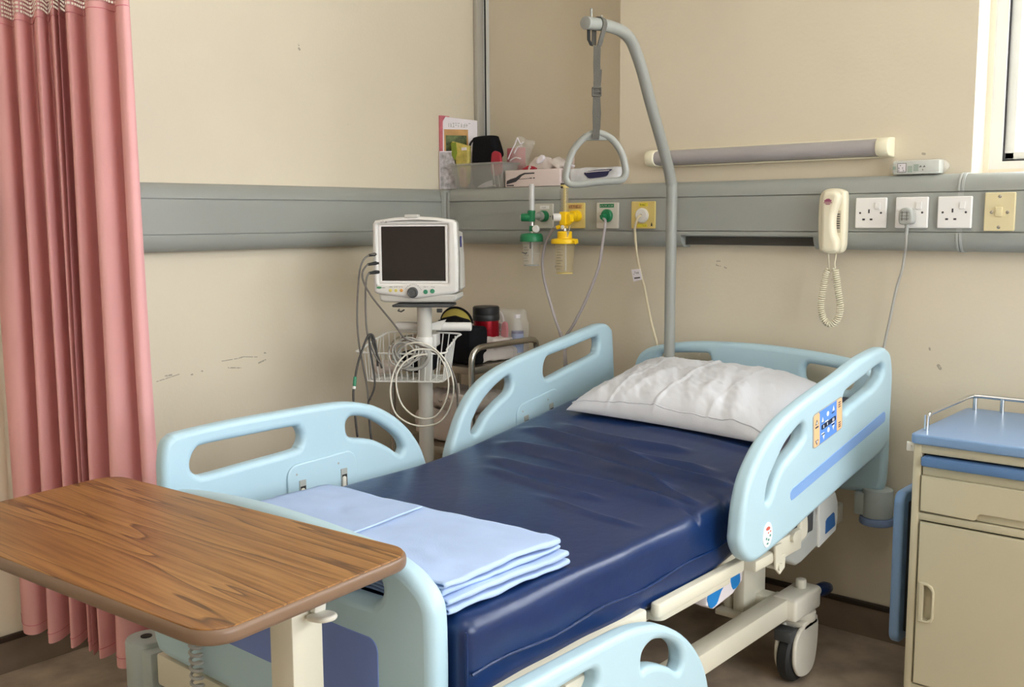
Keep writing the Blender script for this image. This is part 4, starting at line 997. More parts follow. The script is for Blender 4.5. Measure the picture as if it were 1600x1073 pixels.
b = B(); b.panel(sm([(.424, .735), (.42, .80), (.424, .832), (.436, .84), (.446, .828), (.446, .78), (.44, .735)], 4), [], 0, .012, .004, XZ(-.165), 2); tag(obj('pink_sponge', b, 'print_pink'), 'pink wrapped item standing beside the water bottle', 'sponge')
b = B(); b.rbox((.13, .075, .165), .02, (14, 8, 14), lambda p: Vector((.425+p.x*(1-.12*(p.z > .05))+.004*noise.noise(p*30), -.125+p.y*1.08, .7975+p.z+.006*noise.noise(p*26)))); tag(obj('clear_plastic_bag', b, 'clear_bag', None, 100), 'clear plastic bag around the bottles on the trolley', 'bag')
crumple('cloth_bundle', (.30, -.25, .49), (.26, .22, .11), 'tissue_white', 'pale cloth bundle on the lower trolley shelf', 'cloth', 21, .04, .02)
crumple('cloth_bundle', (.33, -.25, .575), (.24, .2, .055), 'tissue_white', 'grey-white cloth lying on top of the bundle on the lower shelf', 'cloth', 25, .025, .015)
tt = thing('plastic_bag_of_supplies', 'white plastic bag with a round port hanging at the right of the trolley', 'bag', (.48, -.44, .5))
b = B(); b.rbox((.085, .03, .15), .012, (8, 4, 10), lambda p: Vector((.487+p.x+.004*noise.noise(p*30), -.436+p.y, .555+p.z+.006*noise.noise(p*22)))); obj('bag', b, 'tissue_white', tt, 100)
b = B(); b.lathe([(.006, 0), (.009, .002), (.009, .004), (.005, .005)], (.495, -.451, .552), (0, -1, 0), 14); obj('port', b, 'grey_plastic', tt)
b = B(); b.cyl((.478, -.436, .625), (.47, -.432, .665), .004, 8); obj('hook', b, 'tissue_white', tt)

# ================================================================== TRAPEZE
t = thing('trapeze_post', 'grey bent lifting pole rising from the bed head', 'lifting pole', (1.08, -.14, .44))
px = 1.078
pp = [(px, -.135, .44), (px, -.137, .9), (px, -.135, 1.262), (px, -.139, 1.292), (px, -.155, 1.335), (px, -.195, 1.41), (px, -.255, 1.515), (px, -.30, 1.60), (px, -.337, 1.655), (px, -.365, 1.683), (px, -.41, 1.699), (px, -.48, 1.703), (px, -.565, 1.698)]
b = B(); b.tube(catmull([Vector(p) for p in pp], 5, False), .0165, 20); obj('pole', b, 'pole_grey', t)
b = B(); b.cyl((px, -.563, 1.698), (px, -.572, 1.6975), .0172, 24, bev=.002); obj('end_cap', b, 'pole_grey', t)
for y, z in ((-.545, 1.738), (-.50, 1.726)):
    b = B(); b.cyl((px, y, 1.712), (px, y, z), .0032, 8); obj('stop_pin', b, 'pole_grey', t)
b = B(); b.cyl((px, -.135, .41), (px, -.135, .52), .021, 20, bev=.003); obj('socket', b, 'pole_grey', t)
# hanging strap and handle
hx, hy = px, -.52
t = thing('patient_trapeze', 'grey triangular grab handle hanging on a webbing strap from the lifting pole', 'handle', (hx, hy, 1.27))
def HF(u, v, w): return Vector((hx, hy, 0))+rgt0*u+Vector((0, 0, v))+Vector((-math.sin(yaw), math.cos(yaw), 0))*w
px2 = lambda X, Y: ((X-938.5)*.00166, 1.283+(288-Y)*.00166)
loop = [px2(890,270), px2(889.5,280), px2(896,288), px2(914,288.5), px2(938,285.5), px2(962,284), px2(979,282), px2(986,273), px2(985,258), px2(979,238), px2(966,219), px2(951,209.5), px2(939.6,207), px2(929,209), px2(916,217), px2(902,233), px2(894,252)]
_old = [(-.062,1.300),(-.075,1.302),(-.079,1.322),(-.070,1.355),(-.054,1.390),(-.033,1.420),(-.012,1.432),(.012,1.432),(.033,1.420),(.054,1.390),(.070,1.355),(.079,1.322),(.075,1.302),(.062,1.300),(.02,1.305),(-.02,1.305)]
b = B(); b.tube([HF(p.x, p.y, 0) for p in catmull([(u, v, 0) for u, v in loop], 6)], .0095, 14, closed=True)
b.prism([(-.03, 1.398), (.03, 1.398), (.016, 1.412), (-.016, 1.412)], lambda u, v, w: HF(u, v, w), -.006, .006, .002)
obj('grip', b, 'pole_grey', t)
def strap(pts, wid, m, name='strap', parent=t, side=None):
    b = B(); P = [Vector(p) for p in pts]; side = side or rgt0
    vs = []; fs = []
    nrm = Vector((-math.sin(yaw), math.cos(yaw), 0))
    for i, p in enumerate(P):
        tg = (P[min(i+1, len(P)-1)]-P[max(i-1, 0)]).normalized(); n = side.cross(tg).normalized()
        for (a, c) in ((-1, -1), (1, -1), (1, 1), (-1, 1)): vs.append(p+side*a*wid/2+n*c*.0012)
    for i in range(len(P)-1):
        for k in range(4): fs.append((i*4+k, i*4+(k+1) % 4, i*4+4+(k+1) % 4, i*4+4+k))
    fs += [(0, 1, 2, 3), (len(P)*4-4, len(P)*4-3, len(P)*4-2, len(P)*4-1)]
    b._new(vs, fs); return obj(name, b, m, parent)
strap([HF(-.001, 1.408, -.004), HF(-.003, 1.40, -.012), HF(-.001, 1.425, -.014), HF(-.002, 1.47, -.008), HF(0, 1.515, -.005), HF(.001, 1.56, -.006), HF(.0, 1.60, -.006), HF(.001, 1.645, -.005)], .019, 'strap_grey', 'front_strap')
strap([HF(.004, 1.42, .012), HF(.006, 1.47, .008), HF(.003, 1.52, .004), HF(.006, 1.555, .004), HF(.008, 1.585, .008)], .014, 'strap_grey', 'strap_tail')
# loop over the pole (pole runs along y)
lp = []
for k in range(13):
    a = -PI*.1+PI*1.2*k/12; lp.append(Vector((hx+.0185*math.cos(a), hy+.012, 1.702+.0185*math.sin(a))))
sx_ = Vector((0, 1, 0))
strap([Vector((hx+.004, hy+.006, 1.645))]+lp+[Vector((hx-.006, hy-.004, 1.648))], .018, 'strap_grey', 'loop_strap', t, sx_)
strap([Vector((hx-.012, hy-.02, 1.688)), Vector((hx-.013, hy-.018, 1.66)), Vector((hx-.008, hy-.012, 1.645))], .012, 'strap_black', 'black_strap', t, sx_)
b = B(); b.panel(rrect(-.013, 1.512, .013, 1.538, .003, 3), [rrect(-.009, 1.517, .009, 1.533, .001, 2)], -.010, -.001, .002, HF, 2); b.prism([(-.012, 1.523), (.012, 1.523), (.012, 1.527), (-.012, 1.527)], HF, -.009, -.003); obj('buckle', b, 'strap_grey', t)

# ================================================================== WALL OUTLETS AND METERS
def plate(name, x0, x1, z0, z1, m, label, cat, group=None, y=-.0605, th=.0075):
    t = thing(name, label, cat, ((x0+x1)/2, y, z0), group)
    b = B(); b.panel(rrect(x0, z0, x1, z1, .003, 3), [], -th, 0, .002, XZ(y), 2); obj('plate', b, m, t); return t
def knob(t, x, z, r, y0, y1, m, name='connector'):
    b = B(); b.lathe([(r, 0), (r, (y0-y1)*.7), (r*.85, y0-y1), (0, y0-y1)], (x, y0, z), (0, -1, 0), 24); return obj(name, b, m, t)
yf = -.0682
g1 = plate('gas_outlet', .493, .572, 1.157, 1.240, 'plate_grey', 'grey gas outlet plate behind the green flowmeter', 'wall outlet')
b = B(); b.box((.517, yf-.0006, 1.222), (.556, yf+.001, 1.234)); obj('name_strip', b, 'plate_white', g1); b = B(); scribble(b, (.528, yf-.0007, 1.226), (1, 0, 0), (0, 0, 1), .016, .004, 3, 4, (0, -1, 0)); obj('lettering', b, 'ink_dark', g1)
knob(g1, .537, 1.198, .019, yf, yf-.02, 'o2_green'); b = B(); b.cyl((.562, yf-.001, 1.197), (.562, yf+.001, 1.197), .002, 8); obj('screw', b, 'ink_dark', g1)
g2 = plate('gas_outlet', .620, .704, 1.157, 1.241, 'plate_yellow', 'yellow gas outlet plate behind the yellow flowmeter', 'wall outlet')
b = B(); b.box((.640, yf-.0006, 1.222), (.693, yf+.001, 1.235)); obj('name_strip', b, 'paper_tan', g2); b = B(); scribble(b, (.642, yf-.0007, 1.224), (1, 0, 0), (0, 0, 1), .049, .009, 8, 6, (0, -1, 0)); obj('lettering', b, 'ink_dark', g2)
knob(g2, .675, 1.198, .019, yf, yf-.02, 'air_yellow')
g3 = plate('gas_outlet', .753, .838, 1.157, 1.240, 'plate_grey', 'grey gas outlet with a green hose plug right of the yellow flowmeter', 'wall outlet')
b = B(); b.box((.766, yf-.0006, 1.224), (.822, yf+.001, 1.236)); obj('name_strip', b, 'o2_green', g3); b = B(); scribble(b, (.769, yf-.0007, 1.228), (1, 0, 0), (0, 0, 1), .05, .004, 9, 9, (0, -1, 0)); scribble(b, (.79, yf-.0007, 1.168), (1, 0, 0), (0, 0, 1), .03, .002, 7, 10, (0, -1, 0)); obj('lettering', b, 'plate_grey', g3)
knob(g3, .797, 1.198, .021, yf, yf-.012, 'o2_green'); knob(g3, .794, 1.194, .010, yf-.012, yf-.026, 'o2_green', 'plug'); b = B(); b.cyl((.769, yf-.001, 1.197), (.769, yf+.001, 1.197), .003, 8); obj('screw', b, 'ink_dark', g3)
g4 = plate('call_outlet', .888, .976, 1.157, 1.242, 'plate_yellow', 'yellow outlet plate with a white round plug beside the lifting pole', 'wall outlet')
b = B(); b.box((.917, yf-.0006, 1.226), (.95, yf+.001, 1.237)); b.box((.912, yf-.0006, 1.162), (.948, yf+.001, 1.171)); obj('name_strip', b, 'label_yellow', g4)
b = B(); scribble(b, (.921, yf-.0008, 1.2285), (1, 0, 0), (0, 0, 1), .024, .006, 5, 12, (0, -1, 0)); scribble(b, (.93, yf-.0008, 1.164), (1, 0, 0), (0, 0, 1), .014, .004, 3, 13, (0, -1, 0)); scribble(b, (.924, yf-.0008, 1.219), (1, 0, 0), (0, 0, 1), .018, .002, 6, 14, (0, -1, 0))
b.prism([(.962, 1.165), (.968, 1.165), (.967, 1.172), (.965, 1.177), (.963, 1.172)], XZ(yf), -.0006, 0); obj('lettering', b, 'ink_dark', g4)
knob(g4, .931, 1.198, .023, yf, yf-.010, 'dial_white', 'plug'); b = B(); b.cyl((.931, yf-.0095, 1.199), (.931, yf-.0115, 1.199), .0035, 12); obj('hole', b, 'ink_dark', g4)
# green flowmeter
t = thing('oxygen_flowmeter', 'green capped flowmeter with a clear cup hanging on the grey outlet', 'flowmeter', (.538, -.135, 1.03))
fx, fyy = .5385, -.138
b = B(); b.lathe([(.0095, 1.208), (.0095, 1.298), (.0075, 1.304), (0, 1.305)], (fx, fyy, 0), n=20); obj('tube', b, 'clear_tube', t)
b = B(); b.cyl((fx+.002, fyy, 1.165), (fx+.002, fyy, 1.296), .0035, 10); b.lathe([(.007, 1.135), (.008, 1.140), (.008, 1.16), (.006, 1.175), (.008, 1.185), (.008, 1.21)], (fx+.001, fyy, 0), n=18); obj('stem', b, 'chrome', t)
b = B(); b.lathe([(.012, 1.180), (.0125, 1.183), (.0125, 1.206), (.0135, 1.210), (.0135, 1.216), (.010, 1.218)], (fx-.002, fyy, 0), n=20); b.cyl((fx-.004, fyy, 1.194), (fx-.033, fyy-.016, 1.194), .0135, 20, bev=.003); b.lathe([(.009, 1.148), (.010, 1.15), (.010, 1.163), (.008, 1.166)], (fx, fyy, 0), n=18)
obj('valve_body', b, 'o2_green', t)
b = B(); b.cyl((fx-.033, fyy-.016, 1.194), (fx-.0345, fyy-.0168, 1.194), .008, 16); b.lathe([(.0125, 0), (.0125, .006), (.010, .008), (0, .0075)], (fx+.023, fyy-.005, 1.156), (.2, -1, 0), 20); obj('dial', b, 'dial_white', t)
b = B(); b.cyl((fx, fyy, 1.195), (.537, -.088, 1.198), .009, 16); b.cyl((.537, -.10, 1.198), (.537, -.086, 1.198), .016, 18, bev=.003); obj('wall_stem', b, 'grey_plastic', t)
b = B(); b.lathe([(.030, 1.113), (.039, 1.114), (.0395, 1.118), (.0385, 1.132), (.034, 1.140), (.010, 1.143), (0, 1.143)], (fx-.002, fyy, 0), n=36); obj('cap', b, 'o2_green', t)
b = B(); b.lathe([(.0, 1.034), (.025, 1.034), (.027, 1.038), (.029, 1.08), (.031, 1.115)], (fx-.002, fyy, 0), n=32, cap=False); obj('cup', b, 'clear_cup', t)
b = B(); b.lathe([(.0245, 1.033), (.0258, 1.0335), (.0262, 1.0365), (.0245, 1.037)], (fx-.002, fyy, 0), n=32); b.tube([(fx-.002+.0288*math.cos(a), fyy+.0288*math.sin(a), 1.075) for a in [2*PI*k/28 for k in range(28)]], .0005, 5, closed=True); obj('cup_base', b, 'grey_plastic', t)
b = B()
for k in range(6): b.box((fx-.008+.0*k, fyy-.0325, 1.05+.009*k), (fx+(.004 if k % 2 else .012), fyy-.0315, 1.0508+.009*k))
b.tube([(fx-.026, fyy-.022, 1.078), (fx-.012, fyy-.03, 1.077), (fx, fyy-.033, 1.073), (fx+.005, fyy-.033, 1.08)], .0012, 5); b.cyl((fx-.007, fyy, 1.09), (fx-.006, fyy, 1.115), .003, 8); obj('graduation', b, 'ink_dark', t)
b = B(); b.cyl((fx+.001, fyy, 1.04), (fx+.001, fyy, 1.118), .003, 8); obj('dip_tube', b, 'clear_tube', t)
# yellow flowmeter
t = thing('air_flowmeter', 'yellow capped flowmeter with a tapered clear jar right of the green one', 'flowmeter', (.676, -.135, 1.01))
fx = .6765
b = B(); b.lathe([(.0125, 1.212), (.0125, 1.292)], (fx, fyy, 0), n=22, cap=False); obj('tube', b, 'clear_cup_brown', t)
b = B(); b.lathe([(.0135, 1.298), (.014, 1.300), (.014, 1.303), (0, 1.303)], (fx, fyy, 0), n=20); b.box((fx-.006, fyy-.0135, 1.287), (fx+.003, fyy-.012, 1.293)); b.cyl((fx-.001, fyy, 1.287), (fx-.001, fyy, 1.296), .007, 12)
for k in range(14): b.box((fx-.012, fyy-.0130, 1.216+.005*k), (fx-.006, fyy-.0112, 1.2168+.005*k)); b.box((fx+.006, fyy-.0130, 1.216+.005*k), (fx+.011, fyy-.0112, 1.2168+.005*k))
obj('scale', b, 'ink_dark', t)
b = B(); b.cyl((fx, fyy, 1.21), (fx, fyy, 1.288), .0045, 10); b.lathe([(.013, 1.288), (.0135, 1.29), (.0135, 1.299)], (fx, fyy, 0), n=20); obj('core', b, 'plate_yellow', t)
b = B(); b.box((fx-.013, fyy-.014, 1.168), (fx+.013, fyy+.014, 1.212), .004); b.prism([(.0, 1.205), (.03, 1.203), (.034, 1.18), (.016, 1.17), (.0, 1.165)], lambda u, v, w: Vector((fx+.006+u*.75, fyy+w, v)), -.008, .010, .003); b.cyl((fx+.015, fyy, 1.195), (.676, -.09, 1.198), .012, 16); b.cyl((.676, -.10, 1.198), (.676, -.087, 1.198), .018, 20, bev=.003)
b.cyl((fx-.012, fyy-.004, 1.165), (fx-.026, fyy-.010, 1.160), .007, 12, bev=.002); b.lathe([(.009, 1.158), (.010, 1.16), (.010, 1.17)], (fx, fyy, 0), n=14); obj('valve_body', b, 'air_yellow', t)
b = B(); b.cyl((fx-.010, fyy-.008, 1.194), (fx-.028, fyy-.026, 1.194), .0125, 20, bev=.002); b.lathe([(.006, 0), (.007, .004), (0, .005)], (fx+.006, fyy-.016, 1.162), (0, -1, 0), 14); obj('dial', b, 'dial_white', t)
b = B(); b.cyl((fx-.0278, fyy-.0258, 1.194), (fx-.0288, fyy-.0268, 1.194), .008, 16); obj('dial_face', b, 'dark_grey_plastic', t)
b = B(); b.cyl((fx, fyy, 1.145), (fx, fyy, 1.16), .0055, 12); b.tube([(fx+.014, fyy-.012, 1.165), (fx+.024, fyy-.014, 1.135), (fx+.022, fyy-.014, 1.131), (fx+.032, fyy-.012, 1.165)], .0016, 6); obj('clip', b, 'chrome', t)
b = B(); b.lathe([(.034, 1.108), (.044, 1.109), (.0445, 1.112), (.0440, 1.121), (.042, 1.124), (.024, 1.126), (.024, 1.146), (.021, 1.149), (0, 1.149)], (fx, fyy, 0), n=36); b.tube([(fx+.04, fyy-.012, 1.118), (fx+.052, fyy-.014, 1.117), (fx+.056, fyy-.014, 1.108)], .003, 8); obj('cap', b, 'air_yellow', t)
b = B(); b.lathe([(0, 1.012), (.026, 1.012), (.0275, 1.016), (.0295, 1.05), (.0345, 1.11)], (fx, fyy, 0), n=32, cap=False); obj('jar', b, 'clear_cup_brown', t)
b = B(); b.lathe([(.0255, 1.011), (.0268, 1.0115), (.0272, 1.0145), (.0255, 1.015)], (fx, fyy, 0), n=32); obj('jar_base', b, 'plate_yellow', t)
b = B()
for k in range(9):
    b.box((fx-.008, fyy-.0335+.0002*k, 1.027+.009*k), (fx+(.016 if k % 2 else .008), fyy-.0310, 1.0279+.009*k))
scribble(b, (fx-.016, fyy-.030, 1.03), (1, 0, 0), (0, 0, 1), .006, .008, 1, 77, (0, -1, 0)); obj('graduation', b, 'ink_dark', t)
b = B(); b.cyl((fx+.004, fyy, 1.02), (fx+.004, fyy, 1.115), .0035, 8); obj('dip_tube', b, 'clear_tube', t)
# hoses
hA = [(.655,-.146,1.159),(.64,-.143,1.16),(.622,-.13,1.155),(.600,-.122,1.136),(.584,-.12,1.112),(.571,-.119,1.07),(.567,-.118,1.044),(.571,-.117,1.0),(.581,-.115,.959),(.608,-.11,.874),(.632,-.105,.811),(.640,-.103,.79)]
t = thing('clear_hose', 'clear suction hose hanging in a Y from the yellow meter and green plug', 'hose', (.64, -.1, .65))
b = B(); b.tube(catmull(hA, 5, False), .0048, 10); obj('hose_run', b, 'hose_clear', t, 180)
hB = [(.797,-.09,1.190),(.808,-.095,1.178),(.806,-.1,1.14),(.799,-.1,1.1),(.790,-.1,1.05),(.775,-.1,1.007),(.734,-.1,.922),(.70,-.1,.865),(.676,-.1,.829),(.645,-.1,.793)]
b = B(); b.tube(catmull(hB, 5, False), .0048, 10); obj('hose_run', b, 'hose_clear', t, 180)
b = B(); b.tube([(.632, -.105, .812), (.638, -.103, .795), (.644, -.102, .785)], .0065, 10); b.tube([(.646, -.1, .79), (.648, -.1, .74), (.652, -.1, .69), (.653, -.1, .68)], [.0065, .0065, .008, .004], 10); obj('y_connector', b, 'hose_clear', t, 180)
t = thing('nurse_call_cable', 'ivory call cord with a paper tag hanging from the yellow outlet', 'cord', (.93, -.07, .75))
b = B(); b.tube(catmull([(.931,-.078,1.198),(.926,-.088,1.19),(.911,-.08,1.165),(.905,-.07,1.14),(.908,-.062,1.07),(.918,-.056,1.015),(.929,-.05,.969),(.954,-.05,.868),(.985,-.05,.772),(1.0,-.045,.70)], 5, False), .0042, 8); obj('wire', b, 'cable_ivory', t, 180)
b = B(); b.panel([(.888,1.027),(.922,1.031),(.930,.997),(.897,.989)], [], -.0015, 0, .0003, XZ(-.064), 1); tg = obj('paper_tag', b, 'paper_white', t)
b = B(); scribble(b, (.897, -.0656, 1.012), (.97, 0, .1), (-.15, 0, .95), .022, .009, 4, 40, (0, -1, 0)); b.prism([(.900, 1.002), (.922, 1.005), (.923, 1.001), (.901, .998)], XZ(-.0656), -.0006, 0); obj('lettering', b, 'ink_dark', tg)

# ================================================================== SOCKETS
def switch_plate(x0, z0):
    t = thing('wall_socket', '', 'socket', (x0, -.0605, z0), 'white single sockets on the back wall trunking')
    b = B(); b.panel(rrect(x0, z0, x0+.084, z0+.081, .003, 3), [], -.009, 0, .003, XZ(-.0605), 3); obj('plate', b, 'plate_white', t)
    b = B()
    for (u0, v0, u1, v1) in ((.0385, .040, .0425, .050), (.0235, .021, .0305, .0255), (.0435, .021, .0505, .0255)): b.box((x0+u0-.003, -.0700, z0+v0), (x0+u1-.003, -.069, z0+v1))
    for u in (.0135, .070): b.cyl((x0+u, -.0692, z0+.0405), (x0+u, -.0700, z0+.0405), .0028, 12)
    obj('pin_hole', b, 'ink_dark', t)
    b = B(); b.prism([(.0535, .0495), (.0675, .0495), (.0690, .0675), (.0550, .0675)], lambda u, v, w: Vector((x0+u, -.0695-w-(v-.0495)*.08, z0+v)), 0, .0030, .001); obj('rocker', b, 'plate_white', t)
    return t
s1 = switch_plate(1.6145, 1.160); s1['label'] = 'white wall socket nearest the telephone, nothing plugged in'
for dx, lb in ((.1075, 'white wall socket with a grey plug in it'), (.2155, 'white wall socket next to the ivory switch plate, nothing plugged in')): dup(s1, (dx, 0, 0), lb)
t = plate('switch_plate', 1.9435, 2.0145, 1.1535, 1.2485, 'plate_ivory', 'ivory switch plate at the right end of the sockets', 'switch', th=.009)
b = B(); b.box((1.9695, -.0735, 1.189), (1.9865, -.069, 1.213), .002); obj('rocker', b, 'plate_ivory', t)
b = B()
for (x, z) in ((1.979, 1.2385), (1.979, 1.163), (1.961, 1.200), (1.998, 1.200)): b.lathe([(.0042, 0), (.0042, .0008), (.003, .0015), (0, .0012)], (x, -.0692, z), (0, -1, 0), 14)
obj('screw', b, 'steel', t)
t = thing('mains_plug', 'grey moulded plug and lead in the middle socket', 'plug', (1.76, -.1, .8))
b = B(); b.panel(sm([(1.742,1.187),(1.744,1.204),(1.752,1.212),(1.765,1.213),(1.776,1.205),(1.779,1.185),(1.776,1.173),(1.765,1.170),(1.75,1.170),(1.744,1.174)], 3), [], -.032, 0, .005, XZ(-.0705), 3); obj('body', b, 'grey_plastic', t)
b = B()
for u in (1.752, 1.764): b.box((u, -.1035, 1.180), (u+.0012, -.102, 1.204))
for v in (1.184, 1.192, 1.200): b.box((1.749, -.1035, v), (1.770, -.102, v+.0012))
obj('embossing', b, 'cable_grey', t)
b = B()
for k in range(5): b.cyl((1.7615-.0002*k, -.09, 1.169-.0055*k), (1.7613-.0002*k, -.09, 1.1655-.0055*k), .0062-.0004*k, 12)
b.cyl((1.7615, -.09, 1.171), (1.7605, -.09, 1.143), .0042, 10); obj('strain_relief', b, 'grey_plastic', t)
b = B(); b.tube(catmull([(1.7605,-.09,1.145),(1.757,-.08,1.118),(1.746,-.055,1.09),(1.738,-.046,1.05),(1.723,-.04,1.0),(1.706,-.034,.913),(1.692,-.03,.837),(1.68,-.026,.75),(1.67,-.024,.66)], 5, False), .0036, 8); obj('lead', b, 'cable_light', t, 180)

# ================================================================== PHONE
t = thing('wall_telephone', 'ivory wall telephone hung on the trunking beside the sockets', 'telephone', (1.563, -.07, 1.09))
b = B(); b.panel(sm([(1.521,1.114),(1.518,1.16),(1.518,1.213),(1.521,1.248),(1.534,1.264),(1.554,1.268),(1.575,1.266),(1.589,1.261),(1.595,1.248),(1.596,1.186),(1.596,1.151),(1.595,1.115),(1.590,1.099),(1.579,1.092),(1.555,1.091),(1.528,1.096)], 5), [], -.032, 0, .010, XZ(-.0605), 4); ph = obj('base', b, 'phone_ivory', t)
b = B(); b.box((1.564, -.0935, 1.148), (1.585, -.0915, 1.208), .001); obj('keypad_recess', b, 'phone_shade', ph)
b = B()
for k in range(7): b.box((1.566, -.0942, 1.159+.0062*k), (1.5825, -.0932, 1.1618+.0062*k))
obj('speaker_slot', b, 'ink_dark', ph)
HS = [(1.541,1.106),(1.539,1.169),(1.538,1.231),(1.540,1.250),(1.549,1.260),(1.564,1.262),(1.578,1.259),(1.588,1.251),(1.590,1.241),(1.587,1.226),(1.581,1.209),(1.577,1.19),(1.577,1.165),(1.581,1.143),(1.588,1.128),(1.590,1.111),(1.586,1.098),(1.573,1.092),(1.555,1.092),(1.545,1.096)]
b = B(); b.panel(sm(HS, 5), [], -.034, 0, .013, XZ(-.0905), 5); hs = obj('handset', b, 'phone_ivory', t)
b = B(); ey = -.1250
for k in range(5):
    xk = 1.551+.0040*k; h = .0095*math.sqrt(max(0, 1-((xk+.0014-1.5605)/.0105)**2)); b.prism([(xk, 1.2305), (xk+.0030, 1.2305), (xk+.0030, 1.2305+h), (xk, 1.2305+h*.8)], XZ(ey), -.0006, .001)
b.prism([(1.5485, 1.2277), (1.5725, 1.2277), (1.5725, 1.2293), (1.5485, 1.2293)], XZ(ey), -.0006, .001)
b.prism([(1.5525, 1.2260), (1.5685, 1.2260), (1.565, 1.2237), (1.556, 1.2237)], XZ(ey), -.0006, .001)
part_label(obj('emblem', b, 'emblem_maroon', hs), 'maroon domed emblem')
b = B(); pts = []
cen = catmull([(1.553,-.088,1.048),(1.545,-.086,1.031),(1.537,-.085,.986),(1.533,-.085,.942),(1.542,-.085,.909),(1.562,-.085,.896),(1.582,-.085,.913),(1.588,-.085,.945),(1.579,-.085,.997),(1.573,-.086,1.035),(1.571,-.087,1.05)], 10, False)
al2 = [0]
for i in range(1, len(cen)): al2.append(al2[-1]+(cen[i]-cen[i-1]).length)
tot = al2[-1]; turns = 56; S = turns*9; j = 0
for k in range(S+1):
    d = tot*k/S
    while j < len(al2)-2 and al2[j+1] < d: j += 1
    f = (d-al2[j])/max(1e-9, al2[j+1]-al2[j]); p = cen[j].lerp(cen[j+1], f); tg = (cen[j+1]-cen[j]).normalized()
    n1 = Vector((0, -1, 0)); n2 = tg.cross(n1).normalized(); a = 2*PI*k/9
    pts.append(p+(n1*math.cos(a)+n2*math.sin(a))*.0078)
b.tube([(1.556,-.105,1.097),(1.556,-.1,1.085),(1.554,-.089,1.05)], .0022, 6); b.tube(pts, .0023, 5); b.tube([(1.571,-.087,1.05),(1.567,-.083,1.065),(1.570,-.08,1.095)], .0022, 6)
obj('curly_cord', b, 'phone_ivory', t, 180)

# ================================================================== WALL LAMP, PACKET
t = thing('wall_lamp', 'cream tubular wall light mounted above the bed head', 'lamp', (1.33, -.02, 1.35))
cap = [(0, 1.348), (-.03, 1.350)]+[(-.036-.022*math.sin(PI*k/8), 1.375-.024*math.cos(PI*k/8)) for k in range(9)]+[(-.03, 1.401), (0, 1.402)]
P = lambda u, v, w: Vector((w, u, v))
b = B(); b.box((.93, -.014, 1.350), (1.685, -.0005, 1.402), .003); b.box((.96, -.022, 1.3475), (1.66, -.002, 1.352), .002); obj('back_plate', b, 'lamp_cream', t)
b = B(); b.prism([(u*.92, (v-1.375)*.88+1.375) for u, v in cap], P, .955, 1.662); obj('diffuser', b, 'lamp_diffuser', t, 30)
for x0, x1 in ((.925, .958), (1.655, 1.690)):
    b = B(); b.prism(cap, P, x0, x1, .004); obj('end_cap', b, 'lamp_cream', t, 45)
t = thing('wrapped_packet', 'small plastic-wrapped packet lying on the trunking below the lamp end', 'packet', (1.76, -.03, 1.3))
b = B(); b.box((1.702, -.046, 1.3005), (1.822, -.008, 1.336), .004); pk = obj('packet', b, 'wrap_grey', t)
b = B(); b.mi = 0; b.box((1.715, -.0468, 1.306), (1.738, -.0455, 1.330)); b.mi = 1
b.box((1.7165, -.0472, 1.3075), (1.7365, -.0466, 1.3285)); b.mi = 2; scribble(b, (1.718, -.0473, 1.309), (1, 0, 0), (0, 0, 1), .007, .016, 2, 61, (0, -1, 0)); scribble(b, (1.728, -.0473, 1.309), (1, 0, 0), (0, 0, 1), .006, .017, 2, 62, (0, -1, 0))
b.mi = 3; b.box((1.742, -.0468, 1.305), (1.754, -.0456, 1.322)); b.box((1.757, -.0468, 1.308), (1.770, -.0456, 1.326)); b.box((1.703, -.0468, 1.314), (1.711, -.0456, 1.322))
b.mi = 2
for k in range(3):
    a = 2*PI*k/3+.5; cx_, cz_ = 1.779+.0055*math.cos(a), 1.3165+.0055*math.sin(a); b.prism([(cx_-.003*math.sin(a)-.002, cz_-.002), (cx_+.004, cz_-.001), (cx_+.001, cz_+.0035)], XZ(-.0466), -.0006, 0)
obj('print', b, ['ink_dark', 'paper_white', 'ink_dark', 'wrap_green'], pk)
b = B(); b.rbox((.150, .044, .0385), .012, (16, 5, 5), lambda p: Vector((1.765+p.x*(1.0)+.0, -.027+p.y*(1-.35*max(0, abs(p.x)-.05)/.025), 1.3200+p.z*(1-.55*max(0, abs(p.x)-.058)/.017)+.002*noise.noise(p*60)))); obj('wrapper', b, 'clear_bag', t, 80)

# ================================================================== THINGS ON THE LEDGE
t = thing('brochure_holder', 'pink and white brochures standing in the corner on the ledge', 'brochures', (.09, -.01, 1.299))
M = Matrix.Translation((.010, -.020, 1.3)) @ Matrix.Rotation(math.radians(57), 4, 'Z') @ Matrix.Rotation(math.radians(-1), 4, 'X')
mq = lambda u, v, w: M @ Vector((u, w, v))
b = B(); b.panel(rrect(.0, .0, .05, .272, .002, 2), [], -.001, .007, .001, lambda u, v, w: Vector((.0015+w, -.028+u, 1.3+v)), 1); obj('pink_folder', b, 'print_pink', t)
b = B(); b.panel([(.002,0),(.137,0),(.137,.256),(.015,.268),(.003,.250)], [], .0, .004, .001, mq, 1); pw = obj('white_brochure', b, 'paper_white', t)
b = B(); b.box((.008, -.0012, .08), (.100, .0002, .222), 0, M); obj('tan_picture', b, 'paper_tan', pw)
b = B(); b.box((.014, -.002, .08), (.094, -.0008, .200), 0, M); obj('garden_picture', b, 'photo_green', pw)
b = B(); scribble(b, mq(.020, .230, -.0002), M.to_3x3() @ Vector((1, 0, 0)), M.to_3x3() @ Vector((0, 0, 1)), .092, .016, 9, 91, M.to_3x3() @ Vector((0, -1, 0))); obj('lettering', b, 'grey_plastic', pw)
